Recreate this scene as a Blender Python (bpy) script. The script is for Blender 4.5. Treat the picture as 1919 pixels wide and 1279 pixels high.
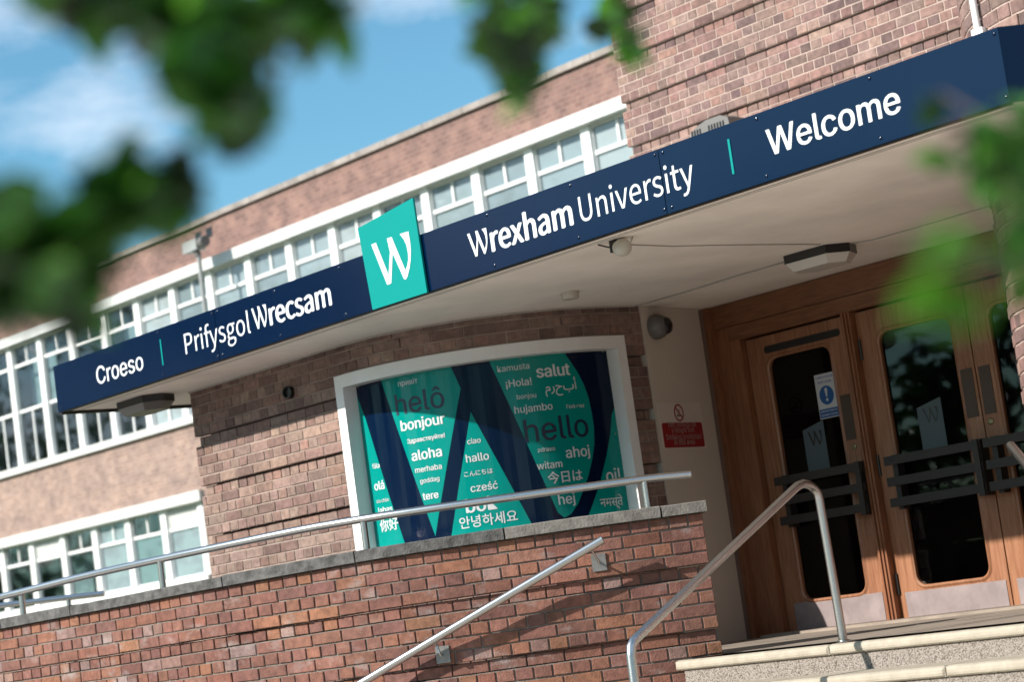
import bpy, bmesh, math, random, os
from mathutils import Vector, Matrix
rad = math.radians
SC = bpy.context.scene
for o in list(bpy.data.objects): bpy.data.objects.remove(o)
COL = SC.collection
RX = random.Random(11)

# ------------------------------------------------------------------ camera
cam_d = bpy.data.cameras.new('camera'); cam = bpy.data.objects.new('camera', cam_d); COL.objects.link(cam)
CR = Vector((0.63203594, 0.76279787, -0.13663814)); CU = Vector((0.18107369, 0.02607131, 0.9831239)); CF = Vector((-0.75348715, 0.64611121, 0.12164462))
cam.matrix_world = Matrix(((CR.x, CU.x, -CF.x, 0), (CR.y, CU.y, -CF.y, 0), (CR.z, CU.z, -CF.z, 0), (0, 0, 0, 1)))
cam_d.sensor_width = 36; cam_d.lens = 79.25; cam_d.clip_start = 0.1; cam_d.clip_end = 2000
cam_d.dof.use_dof = True; cam_d.dof.focus_distance = 12.9; cam_d.dof.aperture_fstop = 2.5; cam_d.dof.aperture_blades = 0
SC.camera = cam
# ------------------------------------------------------------------ light
SUN_L = Vector((0.33, 1.0, -0.60)).normalized()
sd = -SUN_L
elev = math.asin(sd.z); az = math.atan2(sd.x, sd.y)
w = bpy.data.worlds.new('World'); SC.world = w; w.use_nodes = True
nt = w.node_tree; nt.nodes.clear()
def N(nt, t, **k):
    n = nt.nodes.new(t)
    for a, b in k.items(): setattr(n, a, b)
    return n
sky = N(nt, 'ShaderNodeTexSky', sky_type='NISHITA'); sky.sun_disc = False
sky.sun_elevation = elev; sky.sun_rotation = az; sky.air_density = 1.0; sky.dust_density = 0.6; sky.ozone_density = 2.0
geo = N(nt, 'ShaderNodeTexCoord'); mp = N(nt, 'ShaderNodeMapping'); mp.inputs['Scale'].default_value = (1, 1, 2.2); mp.inputs['Location'].default_value = (0.42, 0.1, 0.0)
nz = N(nt, 'ShaderNodeTexNoise'); nz.inputs['Scale'].default_value = 3.1; nz.inputs['Detail'].default_value = 7; nz.inputs['Roughness'].default_value = 0.55
rp = N(nt, 'ShaderNodeValToRGB'); rp.color_ramp.elements[0].position = 0.48; rp.color_ramp.elements[1].position = 0.67
mx = N(nt, 'ShaderNodeMixRGB'); mx.inputs[2].default_value = (8.6, 9.2, 10.2, 1)
ti = N(nt, 'ShaderNodeMixRGB', blend_type='MULTIPLY'); ti.inputs[0].default_value = 1; ti.inputs[2].default_value = (0.80, 1.24, 1.26, 1)
bg = N(nt, 'ShaderNodeBackground'); bg.inputs['Strength'].default_value = 0.088
out = N(nt, 'ShaderNodeOutputWorld')
L = nt.links.new
L(geo.outputs['Generated'], mp.inputs[0]); L(mp.outputs[0], nz.inputs['Vector']); L(nz.outputs['Fac'], rp.inputs[0])
L(sky.outputs[0], ti.inputs[1]); L(rp.outputs[0], mx.inputs[0]); L(ti.outputs[0], mx.inputs[1]); L(mx.outputs[0], bg.inputs[0]); L(bg.outputs[0], out.inputs[0])
sl = bpy.data.lights.new('sun', 'SUN'); sl.energy = 5.0; sl.angle = rad(0.6); sl.color = (1.0, 0.93, 0.84)
so = bpy.data.objects.new('sun', sl); COL.objects.link(so); so.rotation_euler = SUN_L.to_track_quat('-Z', 'Y').to_euler(); so.location = (-5, -10, 12)
SC.view_settings.view_transform = 'Standard'; SC.view_settings.look = 'None'; SC.view_settings.gamma = 1
SC.view_settings.exposure = 0.62; SC.view_settings.use_curve_mapping = False
SC.render.engine = 'CYCLES'; SC.cycles.max_bounces = 8; SC.cycles.transparent_max_bounces = 8; SC.cycles.use_denoising = True
SC.cycles.caustics_reflective = False; SC.cycles.caustics_refractive = False

# ------------------------------------------------------------------ materials
ALB = 0.66
KEEP = ('white_paint', 'soffit_paint', 'pale_paving', 'lawn', 'bark', 'brushed_steel', 'lobby_wall', 'navy_sheet', 'poster_navy', 'milky_diffuser')
def mat(name, col, rough=0.6, metal=0.0, spec=0.5, var=0.0, vscale=4.0, bump=0.0, bscale=60.0, dark=None, col2=None, coat=0.0, stretch=None):
    if name not in KEEP:
        col = tuple(c * ALB for c in col); col2 = tuple(c * ALB for c in col2) if col2 else None
    m = bpy.data.materials.new(name); m.use_nodes = True; t = m.node_tree; b = t.nodes['Principled BSDF']
    b.inputs['Base Color'].default_value = (*col, 1); b.inputs['Roughness'].default_value = rough; b.inputs['Metallic'].default_value = metal
    b.inputs['Specular IOR Level'].default_value = spec; b.inputs['Coat Weight'].default_value = coat
    if var or bump or col2:
        g = N(t, 'ShaderNodeNewGeometry'); mp = N(t, 'ShaderNodeMapping'); mp.inputs['Scale'].default_value = stretch or (1, 1, 1)
        t.links.new(g.outputs['Position'], mp.inputs[0])
    if var or col2:
        n = N(t, 'ShaderNodeTexNoise'); n.inputs['Scale'].default_value = vscale; n.inputs['Detail'].default_value = 6; n.inputs['Roughness'].default_value = 0.6
        t.links.new(mp.outputs[0], n.inputs['Vector'])
        r = N(t, 'ShaderNodeValToRGB'); r.color_ramp.elements[0].position = 0.34; r.color_ramp.elements[1].position = 0.68
        c2 = col2 or tuple(min(1, c * (1 + var)) for c in col)
        r.color_ramp.elements[0].color = (*[c * (1 - var) for c in col], 1); r.color_ramp.elements[1].color = (*c2, 1)
        t.links.new(n.outputs['Fac'], r.inputs[0]); t.links.new(r.outputs[0], b.inputs['Base Color'])
    if bump:
        n2 = N(t, 'ShaderNodeTexNoise'); n2.inputs['Scale'].default_value = bscale; n2.inputs['Detail'].default_value = 4
        t.links.new(mp.outputs[0], n2.inputs['Vector'])
        bp = N(t, 'ShaderNodeBump'); bp.inputs['Strength'].default_value = bump; bp.inputs['Distance'].default_value = 0.01
        t.links.new(n2.outputs['Fac'], bp.inputs['Height']); t.links.new(bp.outputs[0], b.inputs['Normal'])
    return m

def brick_mat(name, src, speck=0.35, efflo=0.0, bump=0.5):
    """colour of each brick comes from the object's colour (single bricks) or a face attribute (joined ones)"""
    m = bpy.data.materials.new(name); m.use_nodes = True; t = m.node_tree; b = t.nodes['Principled BSDF']; l = t.links.new
    if src == 'obj': c = N(t, 'ShaderNodeObjectInfo').outputs['Color']
    else:
        a = N(t, 'ShaderNodeAttribute'); a.attribute_name = 'tint'; c = a.outputs['Color']
    g = N(t, 'ShaderNodeNewGeometry')
    n = N(t, 'ShaderNodeTexNoise'); n.inputs['Scale'].default_value = 26; n.inputs['Detail'].default_value = 5
    l(g.outputs['Position'], n.inputs['Vector'])
    r = N(t, 'ShaderNodeMapRange'); r.inputs[1].default_value = 0.3; r.inputs[2].default_value = 0.7; r.inputs[3].default_value = 0.74; r.inputs[4].default_value = 1.22
    l(n.outputs['Fac'], r.inputs[0])
    mu = N(t, 'ShaderNodeVectorMath', operation='SCALE'); l(c, mu.inputs[0]); l(r.outputs[0], mu.inputs['Scale'])
    w = N(t, 'ShaderNodeTexNoise'); w.inputs['Scale'].default_value = 1.6; w.inputs['Detail'].default_value = 7; w.inputs['Roughness'].default_value = 0.65; l(g.outputs['Position'], w.inputs['Vector'])
    wr = N(t, 'ShaderNodeMapRange'); wr.inputs[1].default_value = 0.35; wr.inputs[2].default_value = 0.65; wr.inputs[3].default_value = 0.72; wr.inputs[4].default_value = 1.15; l(w.outputs['Fac'], wr.inputs[0])
    mw = N(t, 'ShaderNodeVectorMath', operation='SCALE'); l(mu.outputs[0], mw.inputs[0]); l(wr.outputs[0], mw.inputs['Scale']); mu = mw
    v = N(t, 'ShaderNodeTexNoise'); v.inputs['Scale'].default_value = 150; v.inputs['Detail'].default_value = 2; l(g.outputs['Position'], v.inputs['Vector'])
    vr = N(t, 'ShaderNodeMapRange'); vr.inputs[1].default_value = 0.64; vr.inputs[2].default_value = 0.70; vr.inputs[3].default_value = 0; vr.inputs[4].default_value = speck
    l(v.outputs['Fac'], vr.inputs[0])
    mx = N(t, 'ShaderNodeMixRGB'); mx.inputs[2].default_value = (0.05, 0.035, 0.035, 1); l(vr.outputs[0], mx.inputs[0]); l(mu.outputs[0], mx.inputs[1])
    last = mx.outputs[0]
    if efflo:
        e = N(t, 'ShaderNodeTexNoise'); e.inputs['Scale'].default_value = 4.2; e.inputs['Detail'].default_value = 6; e.inputs['Roughness'].default_value = 0.62
        mp = N(t, 'ShaderNodeMapping'); mp.inputs['Scale'].default_value = (1, 1, 1.8); l(g.outputs['Position'], mp.inputs[0]); l(mp.outputs[0], e.inputs['Vector'])
        er = N(t, 'ShaderNodeMapRange'); er.inputs[1].default_value = 0.56; er.inputs[2].default_value = 0.74; er.inputs[3].default_value = 0; er.inputs[4].default_value = efflo
        l(e.outputs['Fac'], er.inputs[0])
        m2 = N(t, 'ShaderNodeMixRGB'); m2.inputs[2].default_value = (0.30, 0.26, 0.25, 1); l(er.outputs[0], m2.inputs[0]); l(last, m2.inputs[1]); last = m2.outputs[0]
    l(last, b.inputs['Base Color']); b.inputs['Roughness'].default_value = 0.85; b.inputs['Specular IOR Level'].default_value = 0.3
    bn = N(t, 'ShaderNodeTexNoise'); bn.inputs['Scale'].default_value = 90; bn.inputs['Detail'].default_value = 5; l(g.outputs['Position'], bn.inputs['Vector'])
    bp = N(t, 'ShaderNodeBump'); bp.inputs['Strength'].default_value = bump; bp.inputs['Distance'].default_value = 0.006
    l(bn.outputs['Fac'], bp.inputs['Height']); l(bp.outputs[0], b.inputs['Normal'])
    return m

def far_brick(name, c1, c2, mortar):
    m = bpy.data.materials.new(name); m.use_nodes = True; t = m.node_tree; b = t.nodes['Principled BSDF']; l = t.links.new
    g = N(t, 'ShaderNodeNewGeometry'); s = N(t, 'ShaderNodeSeparateXYZ'); cx = N(t, 'ShaderNodeCombineXYZ')
    l(g.outputs['Position'], s.inputs[0]); l(s.outputs['X'], cx.inputs['X']); l(s.outputs['Z'], cx.inputs['Y'])
    c1, c2, mortar = [tuple(q * ALB for q in z) for z in (c1, c2, mortar)]
    k = N(t, 'ShaderNodeTexBrick'); k.inputs['Color1'].default_value = (*c1, 1); k.inputs['Color2'].default_value = (*c2, 1); k.inputs['Mortar'].default_value = (*mortar, 1)
    k.inputs['Scale'].default_value = 1; k.inputs['Brick Width'].default_value = 0.17; k.inputs['Row Height'].default_value = 0.075; k.inputs['Mortar Size'].default_value = 0.008; k.inputs['Bias'].default_value = -0.1
    l(cx.outputs[0], k.inputs['Vector'])
    n = N(t, 'ShaderNodeTexNoise'); n.inputs['Scale'].default_value = 2.0; n.inputs['Detail'].default_value = 9; n.inputs['Roughness'].default_value = 0.75; l(g.outputs['Position'], n.inputs['Vector'])
    r = N(t, 'ShaderNodeValToRGB'); r.color_ramp.elements[0].color = (0.62, 0.60, 0.62, 1); r.color_ramp.elements[1].color = (1.35, 1.25, 1.15, 1)
    r.color_ramp.elements[0].position = 0.33; r.color_ramp.elements[1].position = 0.7
    l(n.outputs['Fac'], r.inputs[0])
    mu = N(t, 'ShaderNodeMixRGB', blend_type='MULTIPLY'); mu.inputs[0].default_value = 1; l(k.outputs['Color'], mu.inputs[1]); l(r.outputs[0], mu.inputs[2])
    l(mu.outputs[0], b.inputs['Base Color']); b.inputs['Roughness'].default_value = 0.9
    return m

def glass_mat(name, tint, rough=0.02, refl=0.5):
    m = bpy.data.materials.new(name); m.use_nodes = True; t = m.node_tree; t.nodes.clear(); l = t.links.new
    o = N(t, 'ShaderNodeOutputMaterial'); gl = N(t, 'ShaderNodeBsdfGlossy'); gl.inputs['Roughness'].default_value = rough; gl.inputs['Color'].default_value = (0.92, 0.96, 1, 1)
    tr = N(t, 'ShaderNodeBsdfTransparent'); tr.inputs['Color'].default_value = (*tint, 1)
    f = N(t, 'ShaderNodeFresnel'); f.inputs['IOR'].default_value = 1.5
    mr = N(t, 'ShaderNodeMath', operation='MULTIPLY'); mr.inputs[1].default_value = refl * 2; mr.use_clamp = True
    gb = N(t, 'ShaderNodeNewGeometry'); iv = N(t, 'ShaderNodeMath', operation='SUBTRACT'); iv.inputs[0].default_value = 1; l(gb.outputs['Backfacing'], iv.inputs[1])
    m3 = N(t, 'ShaderNodeMath', operation='MULTIPLY'); l(f.outputs[0], mr.inputs[0]); l(mr.outputs[0], m3.inputs[0]); l(iv.outputs[0], m3.inputs[1])
    mi = N(t, 'ShaderNodeMixShader'); l(m3.outputs[0], mi.inputs[0]); l(tr.outputs[0], mi.inputs[1]); l(gl.outputs[0], mi.inputs[2]); l(mi.outputs[0], o.inputs[0])
    return m

def leaf_mat(name, col, tcol):
    m = bpy.data.materials.new(name); m.use_nodes = True; t = m.node_tree; t.nodes.clear(); l = t.links.new
    o = N(t, 'ShaderNodeOutputMaterial'); d = N(t, 'ShaderNodeBsdfPrincipled'); d.inputs['Base Color'].default_value = (*col, 1); d.inputs['Roughness'].default_value = 0.38
    tr = N(t, 'ShaderNodeBsdfTranslucent'); tr.inputs['Color'].default_value = (*tcol, 1)
    mi = N(t, 'ShaderNodeMixShader'); mi.inputs[0].default_value = 0.38; l(d.outputs[0], mi.inputs[1]); l(tr.outputs[0], mi.inputs[2]); l(mi.outputs[0], o.inputs[0])
    return m

def concrete(name, base, agg, scale=90, bump=0.8):
    base = tuple(c * ALB for c in base); agg = tuple(c * ALB for c in agg)
    m = bpy.data.materials.new(name); m.use_nodes = True; t = m.node_tree; b = t.nodes['Principled BSDF']; l = t.links.new
    g = N(t, 'ShaderNodeNewGeometry'); v = N(t, 'ShaderNodeTexVoronoi'); v.inputs['Scale'].default_value = scale; l(g.outputs['Position'], v.inputs['Vector'])
    r = N(t, 'ShaderNodeValToRGB'); r.color_ramp.elements[0].color = (*[c * 0.42 for c in base], 1); r.color_ramp.elements[1].color = (*agg, 1); r.color_ramp.elements[0].position = 0.12; r.color_ramp.elements[1].position = 0.95
    e = r.color_ramp.elements.new(0.35); e.color = (*base, 1)
    s = N(t, 'ShaderNodeSeparateColor'); l(v.outputs['Color'], s.inputs[0]); l(s.outputs[0], r.inputs[0]); l(r.outputs[0], b.inputs['Base Color'])
    bp = N(t, 'ShaderNodeBump'); bp.inputs['Strength'].default_value = bump; bp.inputs['Distance'].default_value = 0.008; bp.invert = True
    l(v.outputs['Distance'], bp.inputs['Height']); l(bp.outputs[0], b.inputs['Normal']); b.inputs['Roughness'].default_value = 0.9
    return m

M = dict(
    white=mat('white_paint', (0.76, 0.76, 0.75), 0.4, var=0.04, vscale=3), white_old=mat('weathered_white_paint', (0.88, 0.89, 0.87), 0.5, var=0.10, vscale=2.5),
    soffit=mat('soffit_paint', (0.86, 0.81, 0.745), 0.7, var=0.11, vscale=1.3, bump=0.10, bscale=20, stretch=(1, 1, 1)),
    cream=mat('cream_render', (0.88, 0.79, 0.69), 0.75, var=0.04, vscale=1.5, bump=0.1, bscale=80),
    navy=mat('navy_sheet', (0.0004, 0.0075, 0.030), 0.13, spec=0.27, coat=0.0, var=0.06, vscale=1.0), black=mat('black_trim', (0.012, 0.011, 0.012), 0.5),
    teal=mat('teal_sheet', (0.0, 0.335, 0.305), 0.35, spec=0.2, var=0.03, vscale=1), navyp=mat('poster_navy', (0.0010, 0.008, 0.030), 0.10, spec=0.25), tealp=mat('poster_teal', (0.0, 0.36, 0.315), 0.10, spec=0.3),
    lett=mat('white_lettering', (0.95, 0.98, 1.0), 0.4), dlett=mat('navy_lettering', (0.012, 0.028, 0.075), 0.3),
    steel=mat('brushed_steel', (0.50, 0.50, 0.50), 0.27, metal=1.0, bump=0.05, bscale=300, stretch=(1, 1, 1)),
    galv=mat('galvanised_plate', (0.36, 0.36, 0.35), 0.5, metal=0.7, var=0.15, vscale=40),
    wood=mat('oiled_hardwood', (0.29, 0.105, 0.045), 0.42, col2=(0.42, 0.175, 0.085), var=0.12, vscale=6, bump=0.12, bscale=30, stretch=(12, 12, 0.8), coat=0.15),
    woodh=mat('oiled_hardwood_rail', (0.23, 0.085, 0.036), 0.42, col2=(0.34, 0.145, 0.065), var=0.12, vscale=6, bump=0.12, bscale=30, stretch=(0.8, 12, 12), coat=0.15),
    darkwood=mat('dark_stained_wood', (0.030, 0.022, 0.018), 0.5, var=0.25, vscale=8, stretch=(1, 6, 8)),
    kick=mat('kick_plate_metal', (0.40, 0.33, 0.33), 0.5, metal=0.25, var=0.16, vscale=7), push=mat('brown_push_plate', (0.085, 0.05, 0.034), 0.5, var=0.1, vscale=10),
    brass=mat('dull_brass', (0.35, 0.28, 0.16), 0.35, metal=0.9), rubber=mat('grey_sticker', (0.10, 0.145, 0.17), 0.6),
    coping=mat('dark_lichened_concrete', (0.085, 0.085, 0.082), 0.9, col2=(0.19, 0.185, 0.18), var=0.3, vscale=16, bump=0.7, bscale=70),
    coping2=mat('grey_concrete_slab', (0.22, 0.205, 0.185), 0.9, col2=(0.33, 0.31, 0.28), var=0.2, vscale=14, bump=0.5, bscale=70),
    roofstone=mat('parapet_stone', (0.42, 0.37, 0.34), 0.9, var=0.25, vscale=3),
    nose=mat('buff_nosing_stone', (0.54, 0.475, 0.375), 0.85, col2=(0.62, 0.555, 0.45), var=0.08, vscale=14, bump=0.35, bscale=120),
    riser=concrete('exposed_aggregate', (0.34, 0.285, 0.24), (0.50, 0.45, 0.41), 190, 0.5), paving=mat('pale_paving', (0.46, 0.415, 0.37), 0.9, var=0.2, vscale=2, bump=0.3, bscale=40),
    landing=mat('landing_stone', (0.42, 0.35, 0.29), 0.8, var=0.2, vscale=5, stretch=(1, 4, 1)),
    mort_tower=mat('pale_mortar', (0.58, 0.45, 0.39), 0.95, var=0.12, vscale=9, bump=0.5, bscale=150), mort_bay=mat('buff_mortar', (0.46, 0.36, 0.31), 0.95, var=0.25, vscale=5, bump=0.5, bscale=150),
    mort_fg=mat('grey_mortar', (0.30, 0.26, 0.225), 0.95, var=0.3, vscale=12, bump=0.7, bscale=160), core=mat('core_masonry', (0.25, 0.17, 0.14), 0.9),
    grass=mat('lawn', (0.05, 0.09, 0.025), 0.9, var=0.3, vscale=3), bark=mat('bark', (0.07, 0.05, 0.035), 0.9, var=0.3, vscale=20, bump=0.6, bscale=40),
    leafA=leaf_mat('leaf_green', (0.022, 0.055, 0.010), (0.06, 0.17, 0.012)), leafB=leaf_mat('leaf_dark', (0.012, 0.034, 0.010), (0.025, 0.08, 0.01)), leafC=leaf_mat('leaf_sunlit', (0.06, 0.19, 0.04), (0.15, 0.45, 0.03)),  # bright leaf colour stands for sunlit highlights, dark ones for shaded leaves
    glass=glass_mat('door_glass', (0.34, 0.34, 0.33), 0.02, 0.27), wglass=glass_mat('window_glass', (0.93, 0.95, 0.95), 0.03, 0.75),
    blind=mat('pale_roller_blind', (0.42, 0.50, 0.54), 0.9, var=0.05), blindgrey=mat('faded_grey_blind', (0.34, 0.41, 0.45), 0.9, var=0.08, vscale=1.2), blindwhite=mat('white_blind', (0.55, 0.60, 0.62), 0.9, var=0.06, vscale=1.2), blindteal=mat('teal_grey_blind', (0.20, 0.31, 0.33), 0.9), roomdark=mat('dark_room', (0.022, 0.035, 0.035), 0.9, var=0.4, vscale=1.5),
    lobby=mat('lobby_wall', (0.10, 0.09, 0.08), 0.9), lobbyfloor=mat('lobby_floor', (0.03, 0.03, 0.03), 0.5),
    lampgrey=mat('grey_plastic', (0.46, 0.47, 0.46), 0.4), lampclear=mat('milky_diffuser', (0.62, 0.60, 0.56), 0.25), dark_plastic=mat('dark_plastic', (0.02, 0.02, 0.022), 0.3),
    camgrey=mat('camera_grey', (0.20, 0.19, 0.18), 0.4), cable=mat('painted_cable', (0.55, 0.52, 0.47), 0.6), ivory=mat('ivory_plastic', (0.72, 0.68, 0.58), 0.35),
    red=mat('sign_red', (0.42, 0.02, 0.025), 0.4), blue=mat('sign_blue', (0.01, 0.12, 0.40), 0.4), signwhite=mat('sign_white', (0.74, 0.78, 0.84), 0.4), signgrey=mat('sign_cream', (0.95, 0.86, 0.80), 0.4),
    farwall=far_brick('far_brickwork', (0.36, 0.255, 0.22), (0.48, 0.36, 0.315), (0.52, 0.41, 0.36)), farwall2=far_brick('far_parapet_brickwork', (0.25, 0.145, 0.13), (0.37, 0.225, 0.195), (0.34, 0.25, 0.225)),
)

# ------------------------------------------------------------------ object helpers
def link(name, me, m=None, parent=None, loc=None):
    o = bpy.data.objects.new(name, me); COL.objects.link(o)
    if m is not None and me is not None and not me.materials: me.materials.append(m)
    if loc is not None: o.location = loc
    if parent is not None:
        o.parent = parent
        o.matrix_parent_inverse = Matrix.Translation(-Vector(parent['org']))
    o['org'] = (0.0, 0.0, 0.0)
    return o
def tag(o, label, cat, group=None, kind=None):
    o['label'] = label; o['category'] = cat
    if group: o['group'] = group
    if kind: o['kind'] = kind
    return o
def thing(name, loc, label, cat, group=None):
    o = bpy.data.objects.new(name, None); COL.objects.link(o); o.location = loc; o['org'] = tuple(loc); o.empty_display_size = 0.2
    return tag(o, label, cat, group)
class MB:
    def __init__(s): s.v = []; s.f = []; s.t = []
    def add(s, vs, fs, tint=None):
        k = len(s.v); s.v += [tuple(v) for v in vs]; s.f += [tuple(i + k for i in f) for f in fs]
        if tint is not None: s.t += [tint] * len(fs)
        return s
    def box(s, x0, x1, y0, y1, z0, z1):
        return s.add([(x0, y0, z0), (x1, y0, z0), (x1, y1, z0), (x0, y1, z0), (x0, y0, z1), (x1, y0, z1), (x1, y1, z1), (x0, y1, z1)],
                     [(0, 3, 2, 1), (4, 5, 6, 7), (0, 1, 5, 4), (1, 2, 6, 5), (2, 3, 7, 6), (3, 0, 4, 7)])
    def prism(s, pts, y0, y1):      # pts (x,z) outline extruded between y0 and y1
        n = len(pts); vs = [(p[0], y0, p[1]) for p in pts] + [(p[0], y1, p[1]) for p in pts]
        return s.add(vs, [tuple(range(n)), tuple(range(2 * n - 1, n - 1, -1))] + [(i, i + n, (i + 1) % n + n, (i + 1) % n) for i in range(n)])
    def plate(s, pts, z0, z1):      # pts (x,y) outline extruded between z0 and z1
        n = len(pts); vs = [(p[0], p[1], z0) for p in pts] + [(p[0], p[1], z1) for p in pts]
        return s.add(vs, [tuple(range(n - 1, -1, -1)), tuple(range(n, 2 * n))] + [(i, (i + 1) % n, (i + 1) % n + n, i + n) for i in range(n)])
    def tube(s, pts, r, seg=12, caps=True, r2=None):
        pts = [Vector(p) for p in pts]; n = len(pts); rings = []; up = None
        for i, p in enumerate(pts):
            d = (pts[min(i + 1, n - 1)] - pts[max(i - 1, 0)]).normalized()
            if up is None: up = Vector((0, 0, 1)) if abs(d.z) < 0.95 else Vector((1, 0, 0))
            a = d.cross(up).normalized(); up = a.cross(d).normalized()
            rr = r if r2 is None else r + (r2 - r) * i / (n - 1)
            rings.append([p + (a * math.cos(t) + up * math.sin(t)) * rr for t in [2 * math.pi * k / seg for k in range(seg)]])
        vs = [v for ring in rings for v in ring]; fs = []
        for i in range(n - 1):
            for k in range(seg): fs.append((i * seg + k, i * seg + (k + 1) % seg, (i + 1) * seg + (k + 1) % seg, (i + 1) * seg + k))
        if caps: fs += [tuple(range(seg - 1, -1, -1)), tuple(range((n - 1) * seg, n * seg))]
        return s.add(vs, fs)
    def lathe(s, c, axis, prof, seg=20):   # prof list (r, h) along axis from c
        c = Vector(c); ax = Vector(axis).normalized(); a = ax.orthogonal().normalized(); b = ax.cross(a); vs = []; fs = []; n = len(prof)
        for r_, h in prof: vs += [c + ax * h + (a * math.cos(t) + b * math.sin(t)) * r_ for t in [2 * math.pi * k / seg for k in range(seg)]]
        for i in range(n - 1):
            for k in range(seg): fs.append((i * seg + k, i * seg + (k + 1) % seg, (i + 1) * seg + (k + 1) % seg, (i + 1) * seg + k))
        fs += [tuple(range(seg - 1, -1, -1)), tuple(range((n - 1) * seg, n * seg))]
        return s.add(vs, fs)
    def mesh(s, name, smooth=False):
        me = bpy.data.meshes.new(name); me.from_pydata(s.v, [], s.f)
        if s.t:
            a = me.attributes.new('tint', 'FLOAT_COLOR', 'FACE'); flat = []
            for c in s.t: flat += [c[0], c[1], c[2], 1.0]
            a.data.foreach_set('color', flat)
        bm = bmesh.new(); bm.from_mesh(me); bmesh.ops.recalc_face_normals(bm, faces=bm.faces); bm.to_mesh(me); bm.free()
        if smooth:
            me.polygons.foreach_set('use_smooth', [True] * len(me.polygons)); me.set_sharp_from_angle(angle=rad(40))
        me.update(); return me
    def obj(s, name, m, parent=None, smooth=False): return link(name, s.mesh(name, smooth), m, parent)
def project(p):
    p = Vector(p); d = p.dot(CF)
    if d < 0.2: return None
    return (p.dot(CR) / d * 4224.5 / 959.5, p.dot(CU) / d * 4224.5 / 639.5, d)

# ------------------------------------------------------------------ brickwork
def brick_mesh(L_, H_, seed, D_=0.055):
    r = random.Random(seed); c = 0.0035; h = L_ / 2; z = H_ / 2; j = lambda a=0.0012: r.uniform(-a, a)
    vs = []
    for (x, zz) in ((-h, -z), (h, -z), (h, z), (-h, z)):
        vs.append((x - math.copysign(c, x) + j(), j(0.0008), zz - math.copysign(c, zz) + j()))
    for (x, zz) in ((-h, -z), (h, -z), (h, z), (-h, z)): vs.append((x + j(), c, zz + j()))
    for (x, zz) in ((-h, -z), (h, -z), (h, z), (-h, z)): vs.append((x, D_, zz))
    fs = [(0, 1, 2, 3)]
    for a, b in ((0, 4), (4, 8)):
        for i in range(4): fs.append((a + i, b + i, b + (i + 1) % 4, a + (i + 1) % 4))
    return vs, fs
BV = {}
for kind, L_ in (('s', 0.215), ('h', 0.1025)):
    BV[kind] = [brick_mesh(L_, 0.065, 40 + i + (100 if kind == 'h' else 0)) for i in range(6)]
def brick_data(kind, i, m, cache={}):
    k = (kind, i, m.name)
    if k not in cache:
        mb = MB(); mb.add(*BV[kind][i]); cache[k] = mb.mesh('brick_' + ('stretcher' if kind == 's' else 'header'))
        cache[k].materials.append(m)
    return cache[k]
class Path:
    def __init__(s, pts):
        s.p = [Vector((a[0], a[1])) for a in pts]; s.s = [0.0]
        for i in range(1, len(s.p)): s.s.append(s.s[-1] + (s.p[i] - s.p[i - 1]).length)
        s.L = s.s[-1]
    def at(s, d):
        d2 = min(max(d, 0), s.L); i = 1
        while i < len(s.s) - 1 and s.s[i] < d2: i += 1
        a, b = s.p[i - 1], s.p[i]; l = s.s[i] - s.s[i - 1]; t = (d - s.s[i - 1]) / l
        dirv = (b - a).normalized(); return a + (b - a) * t, dirv
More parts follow.
